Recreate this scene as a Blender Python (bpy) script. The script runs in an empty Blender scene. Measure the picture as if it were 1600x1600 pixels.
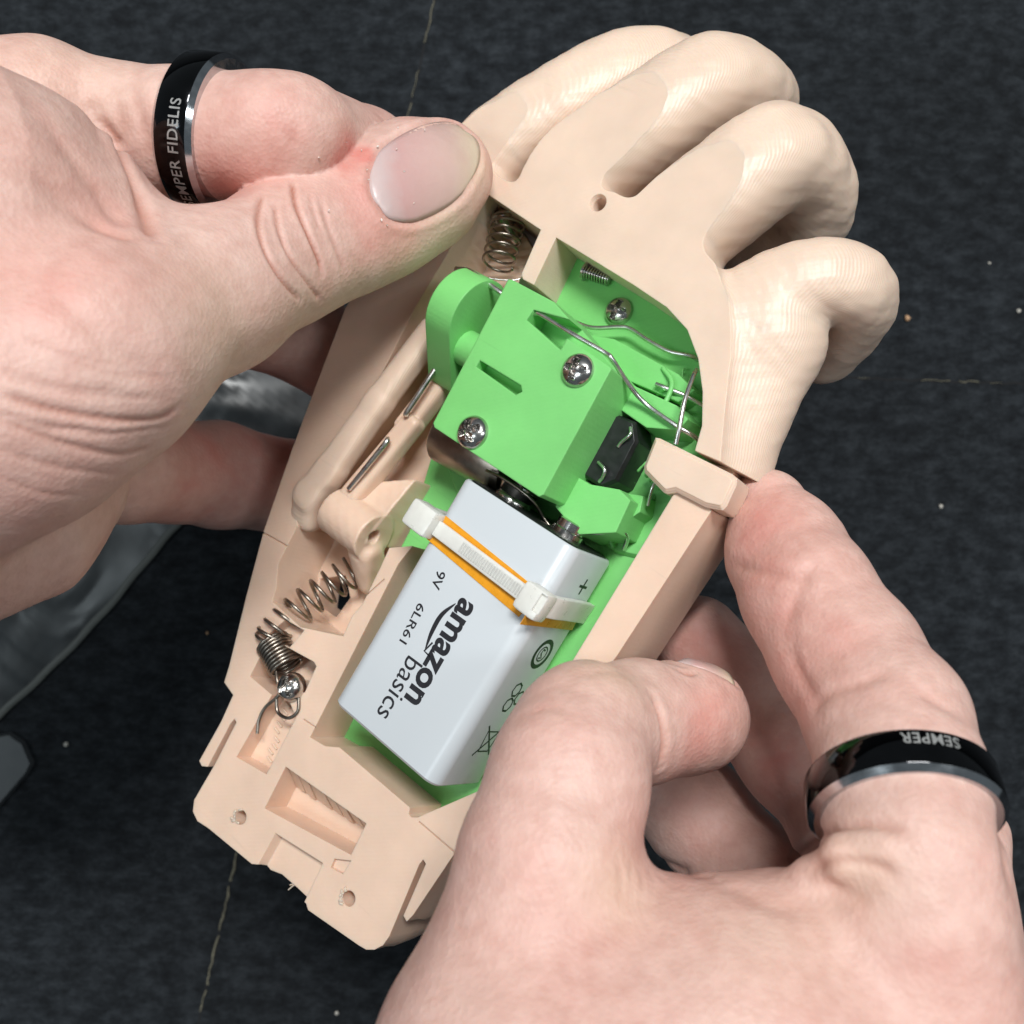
import bpy, bmesh, math, random
import numpy as np
from mathutils import Vector, Matrix

random.seed(4)
rng = np.random.default_rng(4)
MM = 0.001
F = 1650.0                      # focal length in pixels of the 1600 px photograph
FLOOR = 300.0                   # camera to mat, mm

# ------------------------------------------------------------------ camera, world, lamps
sc = bpy.context.scene
COL = sc.collection
cam_d = bpy.data.cameras.new('camera')
cam = bpy.data.objects.new('camera', cam_d)
COL.objects.link(cam)
cam.location = (0, 0, FLOOR * MM)
cam_d.sensor_width = 36.0
cam_d.lens = 36.0 * F / 1600.0
cam_d.clip_start = 0.005
cam_d.clip_end = 50
cam_d.dof.use_dof = True
cam_d.dof.focus_distance = 0.180
cam_d.dof.aperture_fstop = 26.0
sc.camera = cam

world = bpy.data.worlds.new('World')
sc.world = world
world.use_nodes = True
world.node_tree.nodes['Background'].inputs[0].default_value = (0.79, 0.92, 1.0, 1)
world.node_tree.nodes['Background'].inputs[1].default_value = 0.15

def area(name, loc, target, size, power, color=(1, 1, 1)):
    l = bpy.data.lights.new(name, 'AREA')
    l.shape = 'RECTANGLE'
    l.size, l.size_y = size
    l.energy = power
    l.color = color
    o = bpy.data.objects.new(name, l)
    COL.objects.link(o)
    o.location = loc
    d = Vector(target) - Vector(loc)
    o.rotation_euler = d.to_track_quat('-Z', 'Y').to_euler()
    return o

area('ceiling_lamp', (0.12, 0.72, 1.50), (0, 0, 0.12), (0.60, 0.24), 28.5, (0.95, 0.96, 0.95))
area('ceiling_lamp', (0.85, 0.10, 1.5), (0, 0, 0.12), (0.16, 0.7), 5.2, (0.89, 0.955, 0.97))
area('ceiling_lamp', (-0.95, -0.10, 1.4), (0, 0, 0.12), (0.16, 0.7), 5.2, (0.83, 0.95, 1.0))

sc.render.engine = 'CYCLES'
sc.cycles.use_denoising = True
sc.cycles.max_bounces = 8
sc.view_settings.view_transform = 'Standard'
sc.view_settings.look = 'None'
sc.view_settings.exposure = 0.0
sc.view_settings.gamma = 1.0

# ------------------------------------------------------------------ pixels to places
# device frame: X across the prosthesis, Y along it, Z out of its open face (fitted to the 9 V battery, 26.5 x 46.5 x 17.5 mm)
R = np.array([[0.73224, 0.50382, -0.45825], [-0.47683, 0.85968, 0.18326], [0.48628, 0.08432, 0.86973]])
U_, S_, V_ = np.linalg.svd(R)
R = U_ @ V_
T = np.array([-33.0, -34.3, -195.8])

def D(px, py, h=0.0):
    """pixel -> device coordinates on the plane h mm above the open rim"""
    r = np.array([(px - 800) / F, -(py - 800) / F, -1.0])
    n = R[:, 2]
    c = r * ((n @ T + h) / (n @ r))
    p = R.T @ (c - T)
    p[2] = h
    return p

def C(px, py, d):
    """pixel and distance -> camera coordinates (mm)"""
    return np.array([(px - 800) / F * d, -(py - 800) / F * d, -d])

def cam2dev(c):
    return (np.asarray(c) - T) @ R

DEV = Matrix(((R[0, 0], R[0, 1], R[0, 2], T[0] * MM), (R[1, 0], R[1, 1], R[1, 2], T[1] * MM),
              (R[2, 0], R[2, 1], R[2, 2], (T[2] + FLOOR) * MM), (0, 0, 0, 1)))
CAMM = Matrix.Translation((0, 0, FLOOR * MM))

# ------------------------------------------------------------------ materials
def mat(name):
    m = bpy.data.materials.new(name)
    m.use_nodes = True
    nt = m.node_tree
    return m, nt, nt.nodes['Principled BSDF']

def nd(nt, typ, **kw):
    n = nt.nodes.new(typ)
    for k, v in kw.items():
        if k.startswith('i_'):
            n.inputs[k[2:].replace('_', ' ')].default_value = v
        else:
            setattr(n, k, v)
    return n

def ramp(nt, src, stops):
    r = nt.nodes.new('ShaderNodeValToRGB')
    el = r.color_ramp.elements
    while len(el) < len(stops):
        el.new(0.5)
    for e, (p, c) in zip(el, stops):
        e.position = p
        e.color = c if len(c) == 4 else (*c, 1)
    nt.links.new(src, r.inputs[0])
    return r

def mixc(nt, fac, a, b, blend='MIX'):
    m = nt.nodes.new('ShaderNodeMix')
    m.data_type = 'RGBA'
    m.blend_type = blend
    for sock, v in ((m.inputs[0], fac), (m.inputs[6], a), (m.inputs[7], b)):
        if hasattr(v, 'is_linked') or hasattr(v, 'links'):
            nt.links.new(v, sock)
        elif isinstance(v, (int, float)):
            sock.default_value = v
        else:
            sock.default_value = (*v, 1) if len(v) == 3 else v
    return m.outputs[2]

def plastic(name, col, rough=0.42, sss=0.12, layers=0.0, bevel=0.22, scuff=0.5, radius=(2.4, 1.1, .6)):
    """printed plastic: colour drift, scuffs, layer steps across local Z, soft edges"""
    m, nt, b = mat(name)
    tc = nd(nt, 'ShaderNodeTexCoord')
    n1 = nd(nt, 'ShaderNodeTexNoise', i_Scale=90.0, i_Detail=5.0)
    nt.links.new(tc.outputs['Object'], n1.inputs['Vector'])
    n2 = nd(nt, 'ShaderNodeTexNoise', i_Scale=900.0, i_Detail=3.0)
    nt.links.new(tc.outputs['Object'], n2.inputs['Vector'])
    r1 = ramp(nt, n1.outputs['Fac'], [(0.3, tuple(c * 0.93 for c in col)), (0.7, tuple(min(1, c * 1.05) for c in col))])
    r2 = ramp(nt, n2.outputs['Fac'], [(0.66, (0, 0, 0)), (0.78, (1, 1, 1))])
    mul = nd(nt, 'ShaderNodeMath', operation='MULTIPLY', i_Value=0.0)
    nt.links.new(r2.outputs[0], mul.inputs[0]); mul.inputs[1].default_value = 0.15 * scuff
    c = mixc(nt, mul.outputs[0], r1.outputs[0], tuple(min(1, x * 1.25 + .03) for x in col))
    sm = nd(nt, 'ShaderNodeMapping'); sm.inputs['Rotation'].default_value = (.3, .2, .7); sm.inputs['Scale'].default_value = (60, 900, 300)
    nt.links.new(tc.outputs['Object'], sm.inputs['Vector'])
    ns = nd(nt, 'ShaderNodeTexNoise', i_Scale=1.0, i_Detail=2.0)
    nt.links.new(sm.outputs[0], ns.inputs['Vector'])
    rs = ramp(nt, ns.outputs['Fac'], [(0.70, (0, 0, 0)), (0.76, (1, 1, 1))])
    ms = nd(nt, 'ShaderNodeMath', operation='MULTIPLY'); ms.inputs[1].default_value = .35 * scuff
    nt.links.new(rs.outputs[0], ms.inputs[0])
    c = mixc(nt, ms.outputs[0], c, tuple(min(1, x * .72) for x in col))
    nt.links.new(c, b.inputs['Base Color'])
    b.inputs['Roughness'].default_value = rough
    b.inputs['Subsurface Weight'].default_value = sss
    b.inputs['Subsurface Radius'].default_value = radius
    b.inputs['Subsurface Scale'].default_value = 0.001
    bev = nd(nt, 'ShaderNodeBevel', samples=4); bev.inputs['Radius'].default_value = bevel * MM
    bump = nd(nt, 'ShaderNodeBump'); bump.inputs['Strength'].default_value = 0.12; bump.inputs['Distance'].default_value = 0.0003
    nt.links.new(n2.outputs['Fac'], bump.inputs['Height'])
    nt.links.new(bev.outputs[0], bump.inputs['Normal'])
    last = bump
    wv = nd(nt, 'ShaderNodeTexWave', i_Scale=430.0, i_Distortion=1.2, i_Detail=2.0)
    wv.inputs['Detail Scale'].default_value = 60.0
    wm = nd(nt, 'ShaderNodeMapping'); wm.inputs['Rotation'].default_value = (0, 0, .9)
    nt.links.new(tc.outputs['Object'], wm.inputs['Vector']); nt.links.new(wm.outputs[0], wv.inputs['Vector'])
    b0 = nd(nt, 'ShaderNodeBump'); b0.inputs['Strength'].default_value = 0.05; b0.inputs['Distance'].default_value = 0.0003
    nt.links.new(wv.outputs['Fac'], b0.inputs['Height']); nt.links.new(bump.outputs[0], b0.inputs['Normal'])
    bump = last = b0
    if layers > 0:
        sep = nd(nt, 'ShaderNodeSeparateXYZ')
        n3 = nd(nt, 'ShaderNodeTexNoise', i_Scale=160.0, i_Detail=2.0)
        nt.links.new(tc.outputs['Object'], n3.inputs['Vector'])
        nt.links.new(tc.outputs['Object'], sep.inputs[0])
        ma = nd(nt, 'ShaderNodeMath', operation='MULTIPLY'); ma.inputs[1].default_value = 2600.0
        nt.links.new(sep.outputs['Z'], ma.inputs[0])
        ad = nd(nt, 'ShaderNodeMath', operation='ADD')
        nt.links.new(ma.outputs[0], ad.inputs[0])
        nt.links.new(n3.outputs['Fac'], ad.inputs[1])
        fr = nd(nt, 'ShaderNodeMath', operation='PINGPONG'); fr.inputs[1].default_value = 0.5
        nt.links.new(ad.outputs[0], fr.inputs[0])
        b2 = nd(nt, 'ShaderNodeBump'); b2.inputs['Strength'].default_value = layers; b2.inputs['Distance'].default_value = 0.00022
        nt.links.new(fr.outputs[0], b2.inputs['Height'])
        nt.links.new(bump.outputs[0], b2.inputs['Normal'])
        last = b2
    nt.links.new(last.outputs[0], b.inputs['Normal'])
    return m

def simple(name, col, rough=0.5, metal=0.0, noise=0.0, nscale=600.0, bevel=0.0, trans=0.0, coat=0.0, sss=0.0):
    m, nt, b = mat(name)
    b.inputs['Base Color'].default_value = (*col, 1)
    b.inputs['Roughness'].default_value = rough
    b.inputs['Metallic'].default_value = metal
    b.inputs['Transmission Weight'].default_value = trans
    b.inputs['Coat Weight'].default_value = coat
    if sss:
        b.inputs['Subsurface Weight'].default_value = sss
        b.inputs['Subsurface Radius'].default_value = (1.2, 1.2, 1.2)
        b.inputs['Subsurface Scale'].default_value = 0.001
    tc = nd(nt, 'ShaderNodeTexCoord')
    n = nd(nt, 'ShaderNodeTexNoise', i_Scale=nscale, i_Detail=4.0)
    nt.links.new(tc.outputs['Object'], n.inputs['Vector'])
    if noise:
        r = ramp(nt, n.outputs['Fac'], [(0.3, tuple(c * (1 - noise) for c in col)), (0.7, tuple(min(1, c * (1 + noise)) for c in col))])
        nt.links.new(r.outputs[0], b.inputs['Base Color'])
        rr = nd(nt, 'ShaderNodeMapRange'); rr.inputs[3].default_value = max(.02, rough - .1); rr.inputs[4].default_value = rough + .12
        nt.links.new(n.outputs['Fac'], rr.inputs[0]); nt.links.new(rr.outputs[0], b.inputs['Roughness'])
    if bevel:
        bev = nd(nt, 'ShaderNodeBevel', samples=4); bev.inputs['Radius'].default_value = bevel * MM
        nt.links.new(bev.outputs[0], b.inputs['Normal'])
    return m

PEACH = plastic('peach_plastic', (0.745, 0.535, 0.41), rough=0.38, sss=0.32, layers=0.16, bevel=0.25)
PEACH_L = plastic('peach_plastic_fingers', (0.735, 0.558, 0.438), rough=0.42, sss=0.32, layers=0.32, bevel=0.25)
GREEN = plastic('green_plastic', (0.195, 0.575, 0.17), rough=0.42, sss=0.12, layers=0.10, bevel=0.4, radius=(.6, 1.2, .5))
STEEL = simple('steel', (0.50, 0.48, 0.46), 0.20, 1.0, .15)
WIRE = simple('wire_metal', (0.66, 0.65, 0.63), 0.28, 1.0, .1)
SPRING = simple('spring_metal', (0.30, 0.26, 0.22), 0.32, 1.0, .2)
BLACKP = simple('black_plastic', (0.012, 0.012, 0.013), 0.35, 0, .3, bevel=.2)
LABEL = simple('white_label', (0.53, 0.56, 0.585), 0.32, 0, 0, bevel=.1)
INK = simple('black_ink', (0.012, 0.012, 0.016), 0.45, 0, .2)
NYLON = simple('white_nylon', (0.80, 0.79, 0.74), 0.30, 0, .03, bevel=.25, trans=.15, sss=.5)
AMBER = simple('amber_tape', (0.72, 0.30, 0.015), 0.28, 0, .08)
DARKHOLE = simple('dark_hole', (0.02, 0.016, 0.012), 0.8, 0, .2)

# ------------------------------------------------------------------ mesh helpers (all coordinates in mm)
def mesh_obj(name, verts, faces, material, parent=None, smooth=True, auto=None):
    me = bpy.data.meshes.new(name)
    v = np.asarray(verts, float) * MM
    me.from_pydata(v.tolist() if len(v) < 200000 else v, [], [tuple(f) for f in faces])
    return link(name, me, material, parent, smooth, auto)

def link(name, me, material, parent=None, smooth=True, auto=None):
    if smooth:
        me.shade_smooth()
        if auto:
            me.set_sharp_from_angle(angle=math.radians(auto))
    me.materials.clear()
    if material:
        me.materials.append(material)
    o = bpy.data.objects.new(name, me)
    COL.objects.link(o)
    if parent:
        o.parent = parent
    return o

def quad_mesh(name, V, Q, material, parent=None):
    me = bpy.data.meshes.new(name)
    V = np.asarray(V, np.float32) * MM
    Q = np.asarray(Q, np.int32)
    me.vertices.add(len(V)); me.vertices.foreach_set('co', V.ravel())
    me.loops.add(Q.size); me.loops.foreach_set('vertex_index', Q.ravel())
    me.polygons.add(len(Q))
    me.polygons.foreach_set('loop_start', np.arange(0, Q.size, 4, dtype=np.int32))
    me.update(calc_edges=True)
    me.validate()
    return link(name, me, material, parent)

def empty(name, M, label, cat, group=None):
    o = bpy.data.objects.new(name, None)
    o.empty_display_size = 0.005
    COL.objects.link(o)
    o.matrix_world = M
    return tag(o, label, cat, group)

def tag(o, label=None, cat=None, group=None, kind=None):
    if label: o['label'] = label
    if cat: o['category'] = cat
    if group: o['group'] = group
    if kind: o['kind'] = kind
    return o

def prism(poly, z0, z1, off0=0.0, off1=0.0, mid=None):
    """poly (n,2) -> closed prism verts, faces; optional outward offsets and middle loops [(z, off)]"""
    P = np.asarray(poly, float)[:, :2]
    a = 0.5 * np.sum(P[:, 0] * np.roll(P[:, 1], -1) - np.roll(P[:, 0], -1) * P[:, 1])
    if a < 0: P = P[::-1]
    e = np.roll(P, -1, 0) - P
    e /= np.maximum(np.linalg.norm(e, axis=1, keepdims=True), 1e-9)
    nrm = np.stack([e[:, 1], -e[:, 0]], 1)
    vn = nrm + np.roll(nrm, 1, 0)
    vn /= np.maximum((vn * nrm).sum(1, keepdims=True), 0.4)
    loops = [(z0, off0)] + (mid or []) + [(z1, off1)]
    V, n = [], len(P)
    for z, o in loops:
        V += [(x, y, z) for x, y in P + vn * o]
    Fc = [tuple(reversed(range(n)))]
    for k in range(len(loops) - 1):
        for i in range(n):
            j = (i + 1) % n
            Fc.append((k * n + i, k * n + j, (k + 1) * n + j, (k + 1) * n + i))
    Fc.append(tuple((len(loops) - 1) * n + i for i in range(n)))
    return V, Fc

def pxpoly(pts, h=0.0):
    return np.array([D(x, y, h)[:2] for x, y in pts])

def tmp(V, Fc):
    me = bpy.data.meshes.new('tmp')
    me.from_pydata([tuple(Vector(v) * MM) for v in V], [], Fc)
    bm = bmesh.new(); bm.from_mesh(me)
    bmesh.ops.triangulate(bm, faces=[f for f in bm.faces if len(f.verts) > 4])
    bmesh.ops.recalc_face_normals(bm, faces=bm.faces)
    bm.to_mesh(me); bm.free()
    o = bpy.data.objects.new('tmp', me)
    COL.objects.link(o)
    return o

def boolean(o, cutters, op='DIFFERENCE'):
    """o: object; cutters: list of (V,F). Applies and deletes the cutters."""
    cs = []
    bm = bmesh.new(); bm.from_mesh(o.data)
    bad = [e for e in bm.edges if not e.is_manifold]
    if bad:      # open up pinched spots so that the solid stays a solid
        bmesh.ops.delete(bm, geom=list({f for e in bad for v in e.verts for f in v.link_faces}), context='FACES')
        bmesh.ops.holes_fill(bm, edges=[e for e in bm.edges if e.is_boundary], sides=0)
        bmesh.ops.triangulate(bm, faces=[f for f in bm.faces if len(f.verts) > 4])
        bm.to_mesh(o.data)
        print('repaired', len(bad), 'left', sum(1 for e in bm.edges if not e.is_manifold))
    bm.free()
    for V, Fc in cutters:
        c = tmp(V, Fc)
        c.matrix_world = o.matrix_world
        if o.parent: c.parent = o.parent; c.matrix_parent_inverse = o.matrix_parent_inverse
        m = o.modifiers.new('b', 'BOOLEAN')
        m.operation = op; m.object = c; m.solver = 'MANIFOLD'
        cs.append(c)
    bpy.context.view_layer.update()
    dg = bpy.context.evaluated_depsgraph_get()
    me = bpy.data.meshes.new_from_object(o.evaluated_get(dg))
    o.modifiers.clear()
    old = o.data; o.data = me
    bpy.data.meshes.remove(old)
    for c in cs:
        d = c.data
        bpy.data.objects.remove(c); bpy.data.meshes.remove(d)
    return o

def solid(name, VF, material, parent, cut=(), auto=32):
    o = tmp(*VF)
    o.name = name; o.data.name = name
    if parent: o.parent = parent
    if cut: boolean(o, list(cut))
    me = o.data
    me.shade_smooth(); me.set_sharp_from_angle(angle=math.radians(auto))
    me.materials.clear(); me.materials.append(material)
    return o

def spline(pts, n):
    P = np.asarray(pts, float)
    if len(P) < 3:
        t = np.linspace(0, 1, n)[:, None]
        return P[0] * (1 - t) + P[-1] * t
    Q = np.vstack([2 * P[0] - P[1], P, 2 * P[-1] - P[-2]])
    out = []
    for s in np.linspace(0, len(P) - 1 - 1e-6, n):
        i = int(s); t = s - i
        a, b, c, d = Q[i:i + 4]
        out.append(.5 * (2 * b + (c - a) * t + (2 * a - 5 * b + 4 * c - d) * t * t + (3 * b - a - 3 * c + d) * t ** 3))
    return np.array(out)

def frames(P):
    Tn = np.gradient(P, axis=0); Tn /= np.linalg.norm(Tn, axis=1, keepdims=True) + 1e-12
    u = np.cross(Tn[0], [0.31, 0.2, 0.93]); u /= np.linalg.norm(u)
    Us, Ws = [], []
    for t in Tn:
        u = u - t * (u @ t); u /= np.linalg.norm(u) + 1e-12
        Us.append(u); Ws.append(np.cross(t, u))
    return Tn, np.array(Us), np.array(Ws)

def tube_vf(P, r, sides=8):
    P = np.asarray(P, float)
    r = np.broadcast_to(np.asarray(r, float), (len(P),))
    Tn, Us, Ws = frames(P)
    a = np.linspace(0, 2 * np.pi, sides, endpoint=False)
    V = (P[:, None] + r[:, None, None] * (np.cos(a)[None, :, None] * Us[:, None] + np.sin(a)[None, :, None] * Ws[:, None])).reshape(-1, 3)
    Fc = []
    for i in range(len(P) - 1):
        for j in range(sides):
            k = (j + 1) % sides
            Fc.append((i * sides + j, i * sides + k, (i + 1) * sides + k, (i + 1) * sides + j))
    Fc.append(tuple(reversed(range(sides)))); Fc.append(tuple((len(P) - 1) * sides + j for j in range(sides)))
    return V, Fc

def tube(name, pts, r, material, parent, n=40, sides=8, sm=True):
    P = spline(pts, n) if sm else np.asarray(pts, float)
    V, Fc = tube_vf(P, r, sides)
    return mesh_obj(name, V, Fc, material, parent, auto=60)

def helix(path, rad, turns, n):
    P = spline(path, n)
    Tn, Us, Ws = frames(P)
    a = np.linspace(0, 2 * np.pi * turns, n)
    rad = np.interp(np.linspace(0, 1, n), np.linspace(0, 1, len(np.atleast_1d(rad))), np.atleast_1d(rad))
    return P + rad[:, None] * (np.cos(a)[:, None] * Us + np.sin(a)[:, None] * Ws)

def lathe_vf(prof, n=32, origin=(0, 0, 0), axis=(0, 0, 1), xdir=None):
    w = np.asarray(axis, float); w /= np.linalg.norm(w)
    u = np.cross(w, [0.2, 0.9, 0.1]) if xdir is None else np.asarray(xdir, float) - w * (np.asarray(xdir, float) @ w)
    u /= np.linalg.norm(u); v = np.cross(w, u)
    V, Fc = [], []
    for r, z in prof:
        for k in range(n):
            a = 2 * math.pi * k / n
            V.append(np.asarray(origin) + w * z + r * (math.cos(a) * u + math.sin(a) * v))
    m = len(prof)
    for i in range(m - 1):
        for k in range(n):
            l = (k + 1) % n
            Fc.append((i * n + k, i * n + l, (i + 1) * n + l, (i + 1) * n + k))
    Fc.append(tuple(reversed(range(n)))); Fc.append(tuple((m - 1) * n + k for k in range(n)))
    return V, Fc

def rbox_vf(c, size, b, axes=None):
    """bevelled box"""
    bm = bmesh.new()
    bmesh.ops.create_cube(bm, size=1.0)
    for v in bm.verts:
        v.co = Vector((v.co.x * size[0], v.co.y * size[1], v.co.z * size[2]))
    if b > 0:
        bmesh.ops.bevel(bm, geom=list(bm.edges), offset=b, segments=2, profile=.6, affect='EDGES')
    bm.verts.index_update()
    A = np.eye(3) if axes is None else np.asarray(axes, float)
    V = [np.asarray(c) + np.array(v.co) @ A for v in bm.verts]
    Fc = [tuple(v.index for v in f.verts) for f in bm.faces]
    bm.free()
    return V, Fc

# ------------------------------------------------------------------ signed distance shapes
def cone_d(p, a, ra, b, rb, sq=None):
    ba = b - a
    l2 = max(float(ba @ ba), 1e-9)
    pa = p - a.astype(p.dtype)
    t = np.clip((pa @ ba.astype(p.dtype)) / l2, 0, 1)
    q = pa - t[:, None] * ba.astype(p.dtype)
    r = ra + t * (rb - ra)
    if sq is not None:
        n, s = sq
        c = q @ np.asarray(n, p.dtype)
        q = q + (c * (1.0 / s - 1.0))[:, None] * np.asarray(n, p.dtype)
        return (np.sqrt(np.einsum('ij,ij->i', q, q)) - r) * (s if s < 1 else 1.0)
    return np.sqrt(np.einsum('ij,ij->i', q, q)) - r

def smin(a, b, k):
    h = np.maximum(k - np.abs(a - b), 0) / k
    return np.minimum(a, b) - h * h * k * 0.25

def smax(a, b, k):
    return -smin(-a, -b, k)

def boxy_d(p, a, ra, b, rb, e=2.8, flat=1.0):
    """tapered bar with a rounded-square section, one side square to local Z"""
    ba = b - a
    l2 = max(float(ba @ ba), 1e-9)
    t_ = ba / math.sqrt(l2)
    w1 = np.cross(t_, [0, 0, 1.0]); w1 /= np.linalg.norm(w1) + 1e-9
    w2 = np.cross(w1, t_)
    pa = p - a.astype(p.dtype)
    t = np.clip((pa @ ba.astype(p.dtype)) / l2, 0, 1)
    q = pa - t[:, None] * ba.astype(p.dtype)
    r = ra + t * (rb - ra)
    c1 = np.abs(q @ w1.astype(p.dtype)); c2 = np.abs(q @ w2.astype(p.dtype)) * flat; c3 = np.abs(q @ t_.astype(p.dtype))
    return (c1 ** e + c2 ** e + c3 ** e + 1e-9) ** (1 / e) - r

def boxy(p, nodes, k, e=2.8, flat=1.0):
    d = None
    for (a, ra), (b, rb) in zip(nodes[:-1], nodes[1:]):
        x = boxy_d(p, a, ra, b, rb, e, flat)
        d = x if d is None else smin(d, x, k)
    return d

def resample(nodes, n):
    P = spline([a for a, r in nodes], n); r = spline([[r, 0, 0] for a, r in nodes], n)[:, 0]
    return [(p, float(x)) for p, x in zip(P, r)]

def chain(p, nodes, k, sq=None):
    d = None
    for (a, ra), (b, rb) in zip(nodes[:-1], nodes[1:]):
        e = cone_d(p, a, ra, b, rb, sq)
        d = e if d is None else smin(d, e, k)
    return d

def poly_d(p, poly):
    P = np.asarray(poly, np.float32)
    x, y = p[:, 0], p[:, 1]
    d = np.full(len(p), 1e9, np.float32); s = np.ones(len(p), np.float32)
    n = len(P)
    for i in range(n):
        a, b = P[i], P[i - 1]
        ex, ey = b - a
        wx, wy = x - a[0], y - a[1]
        t = np.clip((wx * ex + wy * ey) / (ex * ex + ey * ey), 0, 1)
        bx, by = wx - ex * t, wy - ey * t
        d = np.minimum(d, bx * bx + by * by)
        c1 = y >= a[1]; c2 = y < b[1]; c3 = ex * wy > ey * wx
        s = np.where((c1 & c2 & c3) | (~c1 & ~c2 & ~c3), -s, s)
    return s * np.sqrt(d)

def surface(sdf, lo, hi, vox, subdiv=True):
    lo = np.asarray(lo, float); hi = np.asarray(hi, float)
    n = np.ceil((hi - lo) / vox).astype(int) + 1
    # coarse pass, then only blocks near the surface
    B = 6
    nb = -(-(n - 1) // B)
    n = nb * B + 1
    gc = [lo[i] + vox * B * (np.arange(nb[i]) + .5) for i in range(3)]
    G = np.stack(np.meshgrid(*gc, indexing='ij'), -1).reshape(-1, 3).astype(np.float32)
    dc = sdf(G)
    near = np.abs(dc) < vox * B * 1.45
    val = np.repeat(np.repeat(np.repeat(np.sign(dc).reshape(nb).astype(np.float32), B, 0), B, 1), B, 2) * 99
    val = np.pad(val, ((0, 1),) * 3, mode='edge')
    off = np.stack(np.meshgrid(*[np.arange(B + 1)] * 3, indexing='ij'), -1).reshape(-1, 3)
    bi = np.stack(np.unravel_index(np.nonzero(near)[0], nb), 1) * B
    for s in range(0, len(bi), 3000):
        idx = (bi[s:s + 3000, None] + off[None]).reshape(-1, 3)
        v = sdf((lo + idx * vox).astype(np.float32))
        val[idx[:, 0], idx[:, 1], idx[:, 2]] = v
    ins = val < 0
    c = np.zeros(n - 1, np.int8)
    for dx in (0, 1):
        for dy in (0, 1):
            for dz in (0, 1):
                c += ins[dx:n[0] - 1 + dx, dy:n[1] - 1 + dy, dz:n[2] - 1 + dz]
    act = (c > 0) & (c < 8)
    cells = np.argwhere(act)
    idm = np.full(n - 1, -1, np.int64); idm[act] = np.arange(len(cells))
    acc = np.zeros((len(cells), 3)); cnt = np.zeros(len(cells))
    corners = [np.array(q) for q in np.ndindex(2, 2, 2)]
    for q in corners:
        for ax in range(3):
            if q[ax] == 0:
                q2 = q.copy(); q2[ax] = 1
                i0 = cells + q; i1 = cells + q2
                a = val[i0[:, 0], i0[:, 1], i0[:, 2]]; b = val[i1[:, 0], i1[:, 1], i1[:, 2]]
                m = (a < 0) != (b < 0)
                t = np.where(m, a / np.where(a == b, 1, a - b), 0)
                pt = q + np.zeros((len(cells), 3)); pt[:, ax] += t
                acc[m] += pt[m]; cnt[m] += 1
    V = lo + vox * (cells + acc / cnt[:, None])
    quads = []
    for ax in range(3):
        o1, o2 = [(1, 2), (2, 0), (0, 1)][ax]
        sl0 = [slice(None)] * 3; sl1 = [slice(None)] * 3
        sl0[ax] = slice(0, -1); sl1[ax] = slice(1, None)
        ch = ins[tuple(sl0)] != ins[tuple(sl1)]
        e = np.argwhere(ch)
        e = e[(e[:, o1] > 0) & (e[:, o2] > 0) & (e[:, o1] < n[o1] - 1) & (e[:, o2] < n[o2] - 1)]
        f = ins[e[:, 0], e[:, 1], e[:, 2]]
        def cid(d1, d2):
            k = e.copy(); k[:, o1] -= d1; k[:, o2] -= d2
            return idm[k[:, 0], k[:, 1], k[:, 2]]
        q = np.stack([cid(1, 1), cid(0, 1), cid(0, 0), cid(1, 0)], 1)
        q[~f] = q[~f][:, ::-1]
        quads.append(q)
    Q = np.concatenate(quads)
    V = newton(sdf, V, vox, 2)
    if subdiv:
        V, Q = subdivide(V, Q)
        V = newton(sdf, V, vox * .5, 1)
    return V, Q

def grad(sdf, V, h=0.15):
    V = V.astype(np.float32)
    e = np.array([[1, -1, -1], [-1, -1, 1], [-1, 1, -1], [1, 1, 1]], np.float32)
    g = 0
    for k in e:
        g = g + k[None] * sdf(V + k * h)[:, None]
    return g / (np.linalg.norm(g, axis=1, keepdims=True) + 1e-9)

def newton(sdf, V, lim, it):
    for _ in range(it):
        d = np.clip(sdf(V.astype(np.float32)), -lim, lim)
        V = V - d[:, None] * grad(sdf, V)
    return V

def subdivide(V, Q):
    E = np.concatenate([Q[:, [0, 1]], Q[:, [1, 2]], Q[:, [2, 3]], Q[:, [3, 0]]])
    Es = np.sort(E, 1)
    key = Es[:, 0] * (len(V) + 1) + Es[:, 1]
    uk, first, inv = np.unique(key, return_index=True, return_inverse=True)
    mid = (V[Es[first, 0]] + V[Es[first, 1]]) / 2
    fc = V[Q].mean(1)
    nv, ne, nq = len(V), len(uk), len(Q)
    em = (inv + nv).reshape(4, nq)
    fi = nv + ne + np.arange(nq)
    NQ = np.concatenate([np.stack([Q[:, i], em[i], fi, em[i - 1]], 1) for i in range(4)])
    return np.concatenate([V, mid, fc]), NQ

def march(sdf, O, Dr, t0=60.0, t1=330.0, n=90):
    """sphere-trace from O along Dr"""
    O = np.asarray(O, float); Dr = np.asarray(Dr, float)
    Dr = Dr / np.linalg.norm(Dr, axis=1, keepdims=True)
    t = np.full(len(Dr), t0)
    for _ in range(n):
        d = sdf((O + Dr * t[:, None]).astype(np.float32))
        t = np.minimum(t + d * 0.8, t1)
    return O + Dr * t[:, None], t < t1 - 1

def pixrays(pts):
    p = np.asarray(pts, float)
    return np.stack([(p[:, 0] - 800) / F, -(p[:, 1] - 800) / F, -np.ones(len(p))], 1)

def on_surface(sdf, pts):
    r = pixrays(pts)
    return march(sdf, np.zeros((len(r), 3)), r)[0]

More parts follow.
